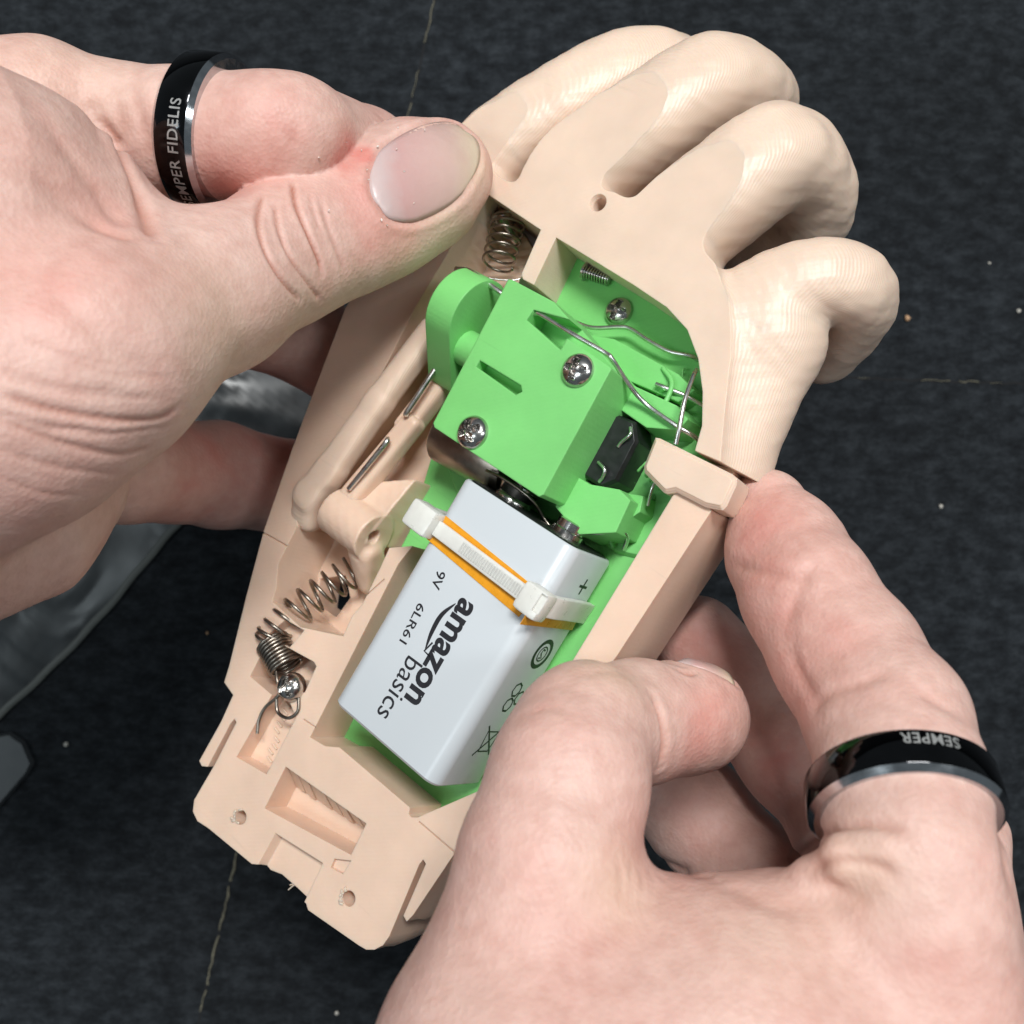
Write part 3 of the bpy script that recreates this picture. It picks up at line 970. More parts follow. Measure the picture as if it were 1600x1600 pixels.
# --- springs
def spr(name, pts, rad, turns, wr):
    H = helix([D(*p) for p in pts], rad, turns, int(turns * 18))
    return mesh_obj(name, *tube_vf(H, wr, 6), SPRING, dev)
spr('return_spring', [(550, 893, -8), (510, 920, -6), (465, 952, -3.2), (430, 985, -1.2), (422, 1000, -1.2)], [3.2, 3.1, 2.9], 9.5, .36)
spr('return_spring_coil', [(424, 1002, -1.4), (436, 1022, -1.6), (448, 1044, -2)], [3.2, 3.2], 9.5, .36)
wire([(430, 1040, .2), (433, 1062, .8), (436, 1085, .5), (415, 1105, .4), (405, 1125, .3), (402, 1146, .2)], .34, 'spring_hook', SPRING)
wire([(432, 1088, .4), (434, 1112, .2), (450, 1122, .2), (465, 1112, .2), (467, 1090, .2)], .34, 'spring_hook', SPRING)
spr('tension_spring', [(800, 322, -7.5), (790, 365, -7), (777, 415, -6)], [2.2, 3.3, 3.2, 3.0], 7.5, .28)
screw('screw', 783, 333, -6.5, 2.3, dev, .5, (-.3, .4, 1))

# --- thumb linkage: two rods and a forked lever
LC = D(576, 838, -1.0)                      # centre of the bored right-hand face
LEVP = pxpoly([(522, 775), (560, 752), (640, 742), (722, 690), (745, 728), (655, 792), (612, 838), (590, 858), (555, 835)], -2)
STEM = fnode((572, 862, -5, 3.4), (582, 905, -10, 3.2))
def lever_sdf(p):
    q = p - LC.astype(np.float32)
    cyl = np.maximum(np.sqrt(q[:, 1] ** 2 + (q[:, 2] + 1.6) ** 2) - 4.7, np.abs(q[:, 0] + 5.6) - 5.6)
    dp = poly_d(p, LEVP)
    top = -1.6 - .30 * np.maximum(p[:, 1] - LC[1] - 2, 0)
    arm = smax(dp, np.maximum(np.maximum(p[:, 2] - top, -13.5 - p[:, 2]), q[:, 0]), .5)
    d = smin(cyl, arm, 1.0)
    d = smin(d, smax(chain(p, STEM, 1.0), np.abs(q[:, 0] + 1.5) - 3.0, .5), .8)
    hole_ = np.maximum(np.sqrt((q[:, 1] - .2) ** 2 + (q[:, 2] + 1.4) ** 2) - 1.35, np.abs(q[:, 0]) - 4)
    return smax(d, -hole_, .15) + .04 * np.sin(p[:, 0] * 2.3) * np.sin(p[:, 1] * 1.9)
V, Q = surface(lever_sdf, (-26.3, 16.3, -20.3), (24, 68, 8), 0.55)
quad_mesh('thumb_lever', V, Q, PEACH, dev)
ROD = fnode((672, 522, -2.0, 2.5), (590, 632, -.6, 2.6), (515, 738, -.4, 2.9), (489, 774, -1.0, 3.2), (484, 802, -2.6, 3.2))
def rod_sdf(p):
    return smax(boxy(p, ROD, .8, 3.2), p[:, 2] - 2.0, .6)
V, Q = surface(rod_sdf, (-44.3, 16.3, -12.3), (14, 82, 6), 0.6)
quad_mesh('push_rod', V, Q, PEACH_L, dev)
ROD2 = fnode((708, 578, -5.0, 2.3), (640, 664, -4.4, 2.3))
ROD3 = fnode((642, 666, -3.0, 2.1), (555, 772, -2.4, 2.3))
def rod2_sdf(p):
    return np.minimum(boxy(p, ROD2, .8, 4.0), boxy(p, ROD3, .8, 4.0))
V, Q = surface(rod2_sdf, (-32.3, 14.3, -14.3), (16, 76, 4), 0.6)
quad_mesh('guide_rod', V, Q, PEACH, dev)
# small motor can glimpsed under the cover
MOT = simple('motor_can', (0.30, 0.26, 0.22), .35, 1.0, .15)
mesh_obj('motor', *lathe_vf([(.1, -8), (5.2, -8), (5.5, -7.6), (5.5, 9), (5.2, 9.4), (.1, 9.4)], 32, D(745, 705, -4.5), (1, 0.05, 0)), MOT, dev, auto=40)

# ------------------------------------------------------------------ battery and its ties
bat = empty('battery', DEV, 'white nine volt block battery with black lettering strapped in the frame', 'battery')
BH = 6.5
BX0, BX1, BY0, BY1, BZ0, BZ1 = 4.0, 30.0, 1.7, 48.2, -10.75, BH
def rrect(x0, x1, z0, z1, r, n=6):
    out = []
    for cx_, cz_, a0_ in ((x1 - r, z1 - r, 0), (x0 + r, z1 - r, 90), (x0 + r, z0 + r, 180), (x1 - r, z0 + r, 270)):
        for k in range(n + 1):
            a = math.radians(a0_ + 90 * k / n)
            out.append((cx_ + r * math.cos(a), cz_ + r * math.sin(a)))
    return np.array(out)
def yprism(poly, y0, y1, mid=None, o0=0, o1=0):
    V, Fc = prism(poly, y0, y1, o0, o1, mid)
    return [(v[0], v[2], v[1]) for v in V], [tuple(reversed(f)) for f in Fc]
rr_ = rrect(BX0, BX1, BZ0, BZ1, 2.6)
solid('case', yprism(rr_, BY0, BY1, [(BY0 + .5, 0), (BY1 - .5, 0)], -.5, -.35), LABEL, bat, auto=40)
solid('top_cap', yprism(rr_, BY1 - .2, BY1 + .25, None, -.8, -1.2), BLACKP, bat)
for tx, big in ((7.2, 0), (19.8, 1)):
    c0 = np.array([tx + 3.4, BY1, -2.0])
    pf = [(3.0, 0), (3.0, 1.2), (2.7, 1.4), (2.7, 2.8), (2.3, 3.0), (.1, 3.0)] if big else [(3.6, 0), (3.6, .6), (3.2, 1.2), (4.0, 3.0), (3.2, 3.0), (3.0, 1.0), (.1, 1.0)]
    mesh_obj('terminal', *lathe_vf(pf, 24, c0, (0, 1, 0)), STEEL, bat, auto=35)

def text_mesh(s, bold=0.0, spacing=1.0):
    cu = bpy.data.curves.new('t', 'FONT')
    cu.body = s; cu.size = 1.0; cu.offset = bold; cu.space_character = spacing
    cu.resolution_u = 4
    ob = bpy.data.objects.new('t', cu); COL.objects.link(ob)
    bpy.context.view_layer.update()
    me = bpy.data.meshes.new_from_object(ob.evaluated_get(bpy.context.evaluated_depsgraph_get()))
    V = np.array([v.co[:] for v in me.vertices]); Fc = [tuple(p.vertices) for p in me.polygons]
    bpy.data.objects.remove(ob); bpy.data.meshes.remove(me)
    return V, Fc

def place_text(name, s, A, B, hgt, parent, plane='front', bold=0., squeeze=True, flip=False):
    """text baseline from A to B (device mm on plane); hgt = scale across"""
    V, Fc = text_mesh(s, bold)
    w = V[:, 0].max() - V[:, 0].min()
    A, B = np.asarray(A, float), np.asarray(B, float)
    d = (B - A); L = np.linalg.norm(d); d = d / L
    nrm = np.array([0, 0, 1.]) if plane == 'front' else np.array([1., 0, 0])
    up = np.cross(nrm, d)
    P = [A + d * (v[0] - V[:, 0].min()) / w * L + up * v[1] * hgt + nrm * .03 for v in V]
    return mesh_obj(name, P, Fc, INK, parent, smooth=False)
def Fp(px, py):
    return D(px, py, BH)
def Sp(px, py):
    """pixel -> battery right side plane X = BX1"""
    r = np.array([(px - 800) / F, -(py - 800) / F, -1.0])
    n = R[:, 0]
    s = (n @ T + BX1) / (n @ r)
    p = R.T @ (r * s - T); p[0] = BX1
    return p
place_text('lettering', 'amazon', Fp(722, 932), Fp(632, 1090), 6.5, bat, bold=.028)
place_text('lettering', 'basics', Fp(638, 1023), Fp(588, 1113), 5.3, bat, bold=.0)
place_text('lettering', '9V', Fp(684, 890), Fp(673, 917), 2.7, bat, bold=.01)
place_text('lettering', '6LR61', Fp(654, 941), Fp(624, 1001), 2.4, bat, bold=.01)
# curved arrow under the word
arc = spline([Fp(712, 943), Fp(690, 961), Fp(675, 987), Fp(664, 1016)], 24)
V, Fc = [], []
for i, p in enumerate(arc):
    w = .15 + .75 * math.sin(math.pi * min(1, i / 23 * 1.02)) ** .8
    t = arc[min(i + 1, 23)] - arc[max(i - 1, 0)]; t /= np.linalg.norm(t)
    n = np.array([-t[1], t[0], 0])
    V += [p + n * w * .5 + np.array([0, 0, .03]), p - n * w * .5 + np.array([0, 0, .03])]
Fc = [(2 * i, 2 * i + 1, 2 * i + 3, 2 * i + 2) for i in range(23)]
mesh_obj('printed_arrow', V, Fc, INK, bat, smooth=False)
def flat_line(pts, w, parent, name='printed_line', n=(1., 0, 0), closed=False):
    P = np.asarray(pts, float)
    if closed: P = np.vstack([P, P[:1]])
    nn = np.asarray(n)
    V, Fc = [], []
    for i, p in enumerate(P):
        t = P[min(i + 1, len(P) - 1)] - P[max(i - 1, 0)]; t = t / (np.linalg.norm(t) + 1e-9)
        if closed and i in (0, len(P) - 1): t = (P[1] - P[-2]) / np.linalg.norm(P[1] - P[-2])
        u = np.cross(nn, t)
        V += [p + u * w / 2 + nn * .03, p - u * w / 2 + nn * .03]
    Fc = [(2 * i, 2 * i + 1, 2 * i + 3, 2 * i + 2) for i in range(len(P) - 1)]
    return mesh_obj(name, V, Fc, INK, parent, smooth=False)
flat_line([Fp(676, 1004), Fp(663, 1017), Fp(672, 1026)], .35, bat, n=(0, 0, 1.))
c = Sp(911, 917)
flat_line([c + np.array([0, 1.5, 0]), c - np.array([0, 1.5, 0])], .5, bat, 'plus_mark')
flat_line([c + np.array([0.004, 0, 1.5]), c - np.array([-.004, 0, 1.5])], .5, bat, 'plus_mark')
def circ(c, r, n=28, sy=1.0):
    return [c + np.array([0, sy * r * math.cos(2 * math.pi * k / n), r * math.sin(2 * math.pi * k / n)]) for k in range(n)]
c = Sp(847, 1022)
flat_line(circ(c, 2.55), .85, bat, 'round_mark', closed=True)
flat_line(circ(c, 1.4), .3, bat, 'round_mark', closed=True)
flat_line([c + np.array([0, .7, -.5]), c + np.array([0, .9, .3]), c + np.array([0, .1, .5]), c + np.array([0, -.8, -.4]), c + np.array([0, -.8, .6])], .4, bat, 'round_mark')
c = Sp(804, 1090)
for k in range(3):
    a = k * 2.094 + .5
    q = c + np.array([0, 1.75 * math.cos(a), 1.75 * math.sin(a)])
    flat_line(circ(q, 1.35, 7), .42, bat, 'recycling_mark', closed=True)
c = Sp(764, 1157)
flat_line([c + np.array([0, -2.2, -1.6]), c + np.array([0, 1.8, -2.2]), c + np.array([0, 1.8, 2.2]), c + np.array([0, -2.2, 1.6])], .4, bat, 'bin_mark', closed=True)
flat_line([c + np.array([.003, -3, -3]), c + np.array([.003, 3, 3])], .4, bat, 'bin_mark')
flat_line([c + np.array([.006, -3, 3]), c + np.array([.006, 3, -3])], .4, bat, 'bin_mark')

# amber tape round the battery, with the nylon tie over it
def strip(name, quad, z0, z1, material, parent):
    return solid(name, prism(np.array([q[:2] for q in quad]), z0, z1), material, parent)
tp = empty('amber_tape', DEV, 'amber polyimide tape wrapped round the white battery under the tie', 'tape')
strip('tape_front', [D(697, 806, BH), D(667, 842, BH), D(811, 964, BH), D(845, 925, BH)], BH + .04, BH + .14, AMBER, tp)
tq = [Sp(836, 935), Sp(915, 942), Sp(893, 984), Sp(812, 975)]
Vt = [q + np.array([d_, 0, 0]) for d_ in (.04, .14) for q in tq]
mesh_obj('tape_side', Vt, [(0, 1, 2, 3), (7, 6, 5, 4), (0, 4, 5, 1), (1, 5, 6, 2), (2, 6, 7, 3), (3, 7, 4, 0)], AMBER, tp, smooth=False)
tie = empty('cable_tie', DEV, 'translucent white nylon cable tie strapping the battery into the frame', 'cable tie')
A0, A1 = D(680, 823, BH + .75), D(832, 938, BH + .75)
ax = A1 - A0; LT = np.linalg.norm(ax); ax /= LT
ay = np.array([-ax[1], ax[0], 0])
AX = np.stack([ax, ay, [0, 0, 1.]])
solid('band', rbox_vf((A0 + A1) / 2 + np.array([0, 0, .0]), (LT, 2.9, .9), .25, AX), NYLON, tie)
for k in range(26):
    p = A0 + ax * LT * (.30 + .62 * k / 25) + np.array([0, 0, .48])
    solid('tooth', rbox_vf(p, (.28, 1.8, .16), 0.0, AX), NYLON, tie)
h1 = solid('head', rbox_vf(D(663, 811, BH + 1.2), (5.8, 5.2, 4.2), .9, AX), NYLON, tie)
h2 = solid('head', rbox_vf(D(836, 940, BH + 1.6), (5.0, 5.2, 4.2), .9, AX), NYLON, tie, [rbox_vf(D(843, 945, BH + 4.2), (2.0, 3.2, 2.0), 0.0, AX)])
tl = [D(850, 945, BH + 1), D(870, 950, BH - 2.5), D(890, 953, BH - 8), D(912, 957, BH - 15), D(922, 960, BH - 20)]
P = spline(tl, 24)
Tn = np.gradient(P, axis=0); Tn /= np.linalg.norm(Tn, axis=1, keepdims=True)
wv = np.cross(Tn, [1., 0, 0.0]); wv = np.tile(ay, (len(P), 1))
nv = np.cross(Tn, wv)
V = []
for p, w, n in zip(P, wv, nv):
    V += [p + w * 1.9 + n * .55, p - w * 1.9 + n * .55, p - w * 1.9 - n * .55, p + w * 1.9 - n * .55]
Fc = [(4 * i + a, 4 * i + (a + 1) % 4, 4 * i + 4 + (a + 1) % 4, 4 * i + 4 + a) for i in range(len(P) - 1) for a in range(4)]
Fc += [(3, 2, 1, 0), tuple(4 * (len(P) - 1) + a for a in range(4))]
solid('tail', (V, Fc), NYLON, tie)
solid('tail', rbox_vf(A0 - ax * 2 + np.array([-1.2, .6, -6]), (1.1, 3.6, 12), .2, AX), NYLON, tie)
# ------------------------------------------------------------------ skin
def skin_mat():
    m, nt, b = mat('skin')
    tc = nd(nt, 'ShaderNodeTexCoord')
    at = nd(nt, 'ShaderNodeAttribute', attribute_name='tint')
    sep = nd(nt, 'ShaderNodeSeparateColor')
    nt.links.new(at.outputs['Color'], sep.inputs[0])
    n1 = nd(nt, 'ShaderNodeTexNoise', i_Scale=55.0, i_Detail=5.0, i_Roughness=.6)
    n2 = nd(nt, 'ShaderNodeTexNoise', i_Scale=420.0, i_Detail=4.0)
    vo = nd(nt, 'ShaderNodeTexVoronoi', i_Scale=1400.0); vo.feature = 'F1'
    n5 = nd(nt, 'ShaderNodeTexNoise', i_Scale=1500.0, i_Detail=2.0)
    for n in (n1, n2, vo, n5): nt.links.new(tc.outputs['Object'], n.inputs['Vector'])
    base = ramp(nt, n1.outputs['Fac'], [(0.25, (0.60, 0.348, 0.295)), (0.5, (0.65, 0.415, 0.355)), (0.75, (0.68, 0.468, 0.402))])
    blot = ramp(nt, n2.outputs['Fac'], [(0.35, (0.90, 0.84, 0.82)), (0.65, (1.04, 1.05, 1.05))])
    c = mixc(nt, .65, base.outputs[0], blot.outputs[0], 'MULTIPLY')
    n6 = nd(nt, 'ShaderNodeTexNoise', i_Scale=150.0, i_Detail=4.0)
    nt.links.new(tc.outputs['Object'], n6.inputs['Vector'])
    r6 = ramp(nt, n6.outputs['Fac'], [(0.30, (.45, .45, .45)), (0.70, (1.25, 1.25, 1.25))])
    m6 = nd(nt, 'ShaderNodeMath', operation='MULTIPLY'); m6.use_clamp = True
    nt.links.new(sep.outputs[0], m6.inputs[0]); nt.links.new(r6.outputs[0], m6.inputs[1])
    r7 = ramp(nt, n6.outputs['Fac'], [(0.58, (0, 0, 0)), (0.80, (.22, .22, .22))])
    c = mixc(nt, r7.outputs[0], c, (0.60, 0.25, 0.21))            # faint mottling
    c = mixc(nt, m6.outputs[0], c, (0.60, 0.20, 0.165))           # flushed skin
    c = mixc(nt, sep.outputs[2], c, (0.72, 0.55, 0.40))           # pale, pressed skin
    c = mixc(nt, sep.outputs[1], c, (0.40, 0.155, 0.105))         # creases
    nt.links.new(c, b.inputs['Base Color'])
    b.inputs['Subsurface Weight'].default_value = 0.22
    b.inputs['Subsurface Radius'].default_value = (2.6, 1.0, 0.55)
    b.inputs['Subsurface Scale'].default_value = 0.001
    rr = nd(nt, 'ShaderNodeMapRange'); rr.inputs[3].default_value = .40; rr.inputs[4].default_value = .62
    nt.links.new(n2.outputs['Fac'], rr.inputs[0]); nt.links.new(rr.outputs[0], b.inputs['Roughness'])
    b.inputs['Specular IOR Level'].default_value = 0.38
    b1 = nd(nt, 'ShaderNodeBump'); b1.inputs['Strength'].default_value = .30; b1.inputs['Distance'].default_value = .00022
    nt.links.new(vo.outputs['Distance'], b1.inputs['Height'])
    b2 = nd(nt, 'ShaderNodeBump'); b2.inputs['Strength'].default_value = .25; b2.inputs['Distance'].default_value = .0005
    nt.links.new(n2.outputs['Fac'], b2.inputs['Height']); nt.links.new(b1.outputs[0], b2.inputs['Normal'])
    nt.links.new(b2.outputs[0], b.inputs['Normal'])
    return m
SKIN = skin_mat()

def nail_mat():
    m, nt, b = mat('nail')
    at = nd(nt, 'ShaderNodeAttribute', attribute_name='nail_u')
    tc = nd(nt, 'ShaderNodeTexCoord')
    n = nd(nt, 'ShaderNodeTexNoise', i_Scale=260.0, i_Detail=3.0)
    nt.links.new(tc.outputs['Object'], n.inputs['Vector'])
    ad = nd(nt, 'ShaderNodeMath', operation='MULTIPLY_ADD'); ad.inputs[1].default_value = .14; 
    nt.links.new(n.outputs['Fac'], ad.inputs[0]); nt.links.new(at.outputs['Fac'], ad.inputs[2])
    r = ramp(nt, ad.outputs[0], [(0.07, (0.56, 0.43, 0.41)), (0.28, (0.54, 0.40, 0.385)), (0.42, (0.53, 0.315, 0.295)), (0.78, (0.57, 0.385, 0.335)), (0.93, (0.60, 0.45, 0.35)), (1.0, (0.60, 0.48, 0.36))])
    nt.links.new(r.outputs[0], b.inputs['Base Color'])
    b.inputs['Roughness'].default_value = 0.34
    b.inputs['Subsurface Weight'].default_value = .2
    b.inputs['Subsurface Radius'].default_value = (2, 1, .7); b.inputs['Subsurface Scale'].default_value = .001
    wv = nd(nt, 'ShaderNodeTexNoise', i_Scale=500.0)
    nt.links.new(tc.outputs['Object'], wv.inputs['Vector'])
    bp = nd(nt, 'ShaderNodeBump'); bp.inputs['Strength'].default_value = .25; bp.inputs['Distance'].default_value = .0004
    nt.links.new(wv.outputs['Fac'], bp.inputs['Height']); nt.links.new(bp.outputs[0], b.inputs['Normal'])
    return m
NAIL = nail_mat()

def cn(*a):
    """(px, py, depth, radius in px) -> node in camera mm"""
    return [(C(x, y, d), r * d / F) for x, y, d, r in a]

def polyline_dist(V, P):
    d = np.full(len(V), 1e9)
    for a, b in zip(P[:-1], P[1:]):
        ba = b - a
        t = np.clip(((V - a) @ ba) / max(ba @ ba, 1e-9), 0, 1)
        d = np.minimum(d, np.linalg.norm(V - a - t[:, None] * ba, axis=1))
    return d

def build_hand(name, sdf, lo, hi, vox, creases, tints, nails=(), label='', seed=1):
    V, Q = surface(sdf, lo, hi, vox, True)
    N = grad(sdf, V)
    col = np.zeros((len(V), 4), np.float32); col[:, 3] = 1
    disp = np.zeros(len(V))
    # broad soft lumps so that nothing is a perfect tube
    disp += .22 * np.sin(V[:, 0] * .31 + seed) * np.sin(V[:, 1] * .27 + 2 * seed) * np.sin(V[:, 2] * .36)
    for pts, depth, width, tint in creases:
        P3 = on_surface(sdf, spline(np.array(pts, float), max(6, 5 * len(pts))))
        lo_, hi_ = P3.min(0) - 5, P3.max(0) + 5
        m = np.nonzero(np.all((V > lo_) & (V < hi_), axis=1))[0]
        if len(m) == 0: continue
        dd = polyline_dist(V[m], P3)
        # fade towards both ends
        te = np.minimum(np.linalg.norm(V[m] - P3[0], axis=1), np.linalg.norm(V[m] - P3[-1], axis=1))
        fade = np.clip(te / (2.5 * width + .5), 0.15, 1)
        disp[m] += fade * (-depth * np.exp(-(dd / width) ** 2) + .16 * depth * np.exp(-((dd - 2.3 * width) / (1.3 * width)) ** 2))
        col[m, 1] = np.maximum(col[m, 1], tint * fade * np.exp(-(dd / (width * .8)) ** 2))
    for px, py, rad, ch, amt in tints:
        P3 = on_surface(sdf, np.array([[px, py]], float))[0]
        d = np.linalg.norm(V - P3, axis=1)
        s = rad * (-P3[2]) / F
        col[:, ch] = np.clip(col[:, ch] + amt * (1.25 if ch == 0 else 1) * np.exp(-(d / s) ** 2), 0, .92)
    nail_meshes = []
    for nl in nails:
        nail_meshes.append(nl(sdf, V, N, disp, col))
    V = V + N * disp[:, None]
    o = quad_mesh(name, V, Q, SKIN)
    a = o.data.attributes.new('tint', 'FLOAT_COLOR', 'POINT')
    if len(o.data.vertices) == len(col):
        a.data.foreach_set('color', col.ravel())
    o.matrix_world = CAMM
    tag(o, label, 'hand')
    for nv, nf, u in nail_meshes:
        n = mesh_obj('fingernail', nv, nf, NAIL, o)
        at = n.data.attributes.new('nail_u', 'FLOAT', 'POINT'); at.data.foreach_set('value', np.asarray(u, np.float32))
    return o

def nail_from_grid(sdf, V, N, disp, col, G3, dome, U, sink=.35):
    """G3 (nu,nv,3): nail plate points on the skin; raises a plate there and sinks the skin round it"""
    nu, nv_ = G3.shape[:2]
    Gn = grad(sdf, G3.reshape(-1, 3)).reshape(nu, nv_, 3)
    border = np.concatenate([G3[:, 0], G3[-1], G3[::-1, -1], G3[0, ::-1]])
    dB = polyline_dist(V, border)
    cpt = G3.reshape(-1, 3)
    near = np.nonzero(np.all((V > cpt.min(0) - 4) & (V < cpt.max(0) + 4), axis=1))[0]
    # inside test: nearest grid node closer than spacing
    inside = np.zeros(len(V), bool)
    for s in range(0, len(near), 2000):
        i = near[s:s + 2000]
        d = np.linalg.norm(V[i][:, None] - cpt[None], axis=2)
        k = d.argmin(1); a_, b_ = k // nv_, k % nv_
        inside[i] = (d.min(1) < 1.2) & (a_ > 0) & (a_ < nu - 1) & (b_ > 0) & (b_ < nv_ - 1)
    e = np.exp(-(dB / .55) ** 2)
    disp[inside] -= sink * np.clip(dB[inside] / 1.2, 0, 1)
    disp -= np.where(dB < 3, .30 * e, 0)
    disp += np.where((~inside) & (dB < 4), .20 * np.exp(-((dB - 1.4) / .9) ** 2), 0)
    col[:, 1] = np.maximum(col[:, 1], np.where(dB < 2, .22 * np.exp(-(dB / .5) ** 2), 0))
    uu = np.linspace(0, 1, nu)[:, None]; vv = np.linspace(-1, 1, nv_)[None]
    h = -.12 + dome * (1 - vv ** 2) ** .6 * np.clip(uu * 5, 0, 1) ** .5
    P = G3 + Gn * h[..., None]
    # thin solid: top and underside
    top = P.reshape(-1, 3); bot = (P - Gn * .45).reshape(-1, 3)
    F4 = []
    n = nu * nv_
    for i in range(nu - 1):
        for j in range(nv_ - 1):
            a = i * nv_ + j
            F4.append((a, a + nv_, a + nv_ + 1, a + 1)); F4.append((n + a + 1, n + a + nv_ + 1, n + a + nv_, n + a))
    ring = [j for j in range(nv_)] + [i * nv_ + nv_ - 1 for i in range(1, nu)] + [(nu - 1) * nv_ + j for j in range(nv_ - 2, -1, -1)] + [i * nv_ for i in range(nu - 2, 0, -1)]
    for a, b in zip(ring, ring[1:] + ring[:1]):
        F4.append((a, b, n + b, n + a))
    # orient: outward
    t = np.cross(top[F4[0][1]] - top[F4[0][0]], top[F4[0][2]] - top[F4[0][0]])
    if t @ Gn[0, 0] < 0: F4 = [tuple(reversed(f)) for f in F4]
    u = np.tile(np.repeat(U, nv_), 2)
    return np.concatenate([top, bot]), F4, u

# ------------------------------------------------------------------ left hand (thumb on the palm shell, index finger behind it)
L_THUMB = cn((150, 545, 146, 150), (330, 458, 166, 113), (452, 392, 178, 107), (540, 347, 185, 103), (610, 310, 190, 101), (668, 280, 193, 88), (696, 264, 195, 66))
L_INDEX = cn((-120, 190, 172, 120), (60, 182, 180, 114), (180, 206, 184, 102), (290, 214, 182, 100), (415, 214, 178, 94), (455, 214, 179, 91), (560, 256, 202, 86), (660, 290, 224, 76), (730, 340, 236, 70))
L_MID = cn((120, 520, 190, 90), (330, 480, 212, 82), (470, 520, 232, 74), (560, 590, 240, 66))
L_RING = cn((40, 700, 180, 95), (200, 730, 204, 84), (340, 742, 226, 80), (470, 765, 240, 72), (560, 790, 244, 66))
L_BACK = cn((-260, 420, 150, 330), (-60, 380, 156, 260), (60, 400, 164, 190))
L_THEN = cn((-200, 700, 140, 250), (20, 610, 146, 205), (150, 560, 150, 160))
L_HEEL = cn((-260, 860, 150, 230), (10, 790, 168, 140), (95, 740, 176, 100))
L_WEB = cn((40, 300, 160, 130), (170, 380, 166, 78), (235, 405, 172, 46))
L_ARM = cn((-180, 560, 152, 270), (-420, 640, 150, 275), (-900, 760, 150, 300))
L_CUT = C(-760, 0, 150)[0]
ZF = np.array([.25, .35, .90]); ZF /= np.linalg.norm(ZF)
def left_sdf(p):
    palm = smin(chain(p, L_BACK, 6), chain(p, L_THEN, 6), 8)
    palm = smin(palm, chain(p, L_ARM, 4), 7)
    palm = smin(palm, chain(p, L_HEEL, 8), 7)
    palm = smin(palm, chain(p, L_WEB, 5), 8)
    th = smin(chain(p, L_THUMB[:3], 6), chain(p, L_THUMB[2:], 5, (ZF, .84)), 3)
    ix = chain(p, L_INDEX, 2)
    d = smin(palm, th, 7)
    d = np.minimum(d, smin(palm, ix, 1.2))
    d = np.minimum(d, smin(palm, chain(p, L_MID, 3), 4))
    d = np.minimum(d, smin(palm, chain(p, L_RING, 3), 4))
    return smax(d, L_CUT - p[:, 0], 1.0)

def left_thumb_nail(sdf, V, N, disp, col):
    up = spline([(574, 268), (590, 232), (630, 203), (675, 186), (712, 186), (735, 203)], 22)
    dn = spline([(588, 325), (606, 346), (645, 352), (690, 334), (724, 308), (744, 276)], 22)
    nv_ = 17
    px = np.zeros((22, nv_, 2))
    axd = np.array([.90, -.43])
    for i in range(22):
        for j in range(nv_):
            v = j / (nv_ - 1)
            p = up[i] * (1 - v) + dn[i] * v
            u = i / 21
            b = 4 * v * (1 - v)
            p = p + axd * b * (16 * u ** 3 - 8 * (1 - u) ** 3)
            px[i, j] = p + (np.array([664, 266]) - p) * .06
    G3 = on_surface(sdf, px.reshape(-1, 2)).reshape(22, nv_, 3)
    return nail_from_grid(sdf, V, N, disp, col, G3, .42, np.linspace(0, 1, 22))

cr = []
# thumb joint creases
cr += [([(408, 303), (403, 340), (412, 385), (436, 432), (470, 470)], .5, .42, .75),
       ([(428, 318), (436, 358), (452, 400), (480, 440), (500, 470)], .4, .4, .6),
       ([(455, 282), (462, 320), (480, 362), (498, 405), (503, 428)], .55, .42, .95),
       ([(500, 310), (512, 350), (528, 392), (540, 428)], .25, .5, .3),
       ([(482, 300), (490, 330), (502, 362)], .22, .4, .3)]
# skin folds at the thumb base
for x0, y0, x1, y1, dep in ((-10, 575, 190, 612, .18), (10, 592, 250, 622, .22), (-10, 640, 150, 672, .25), (60, 668, 262, 668, .28), (-10, 700, 190, 742, .22), (0, 745, 130, 775, .16), (90, 560, 270, 590, .12), (30, 525, 200, 570, .10)):
    xm, ym = (x0 + x1) / 2, (y0 + y1) / 2 + 9
    cr.append(([(x0, y0), (xm, ym), (x1, y1)], dep * .7, .5, .2))
cr += [([(0, 615), (80, 640), (170, 655), (245, 655), (280, 635)], .4, .55, .6),
       ([(0, 655), (90, 690), (180, 710), (240, 700)], .28, .55, .4),
       ([(60, 440), (130, 500), (200, 560), (260, 600)], .3, 1.4, .1)]
# web and knuckle side of the index finger
cr += [([(150, 175), (185, 230), (212, 290), (228, 345), (236, 372)], 1.0, 1.0, .6),
       ([(60, 180), (110, 240), (150, 300), (190, 360)], .45, 1.6, .12),
       ([(20, 240), (80, 300), (140, 350), (200, 375)], .4, 1.6, .10),
       ([(110, 130), (150, 190), (165, 240)], .4, 1.5, .12),
       ([(130, 320), (150, 350), (190, 368), (232, 374)], .5, 1.2, .3),
       ([(205, 130), (222, 190), (236, 250)], .35, 1.1, .2),
       ([(178, 150), (190, 190), (205, 225)], .3, 1.1, .2),
       ([(455, 190), (458, 215), (470, 245)], .3, 1.2, .18),
       ([(425, 120), (450, 135), (480, 128)], .25, 1.2, .1)]
tn = [(540, 238, 36, 0, .8), (572, 243, 14, 0, .9), (560, 300, 45, 0, .30), (600, 375, 45, 0, .45), (640, 375, 30, 0, .3),
      (360, 290, 90, 0, .42), (450, 210, 60, 0, .25), (90, 430, 110, 0, .22), (150, 330, 60, 0, .25), (330, 700, 120, 0, .45), (470, 700, 100, 0, .4),
      (735, 250, 50, 2, .7), (660, 400, 60, 2, .45), (700, 350, 40, 2, .4), (330, 470, 90, 2, .2), (100, 100, 120, 2, .18)]
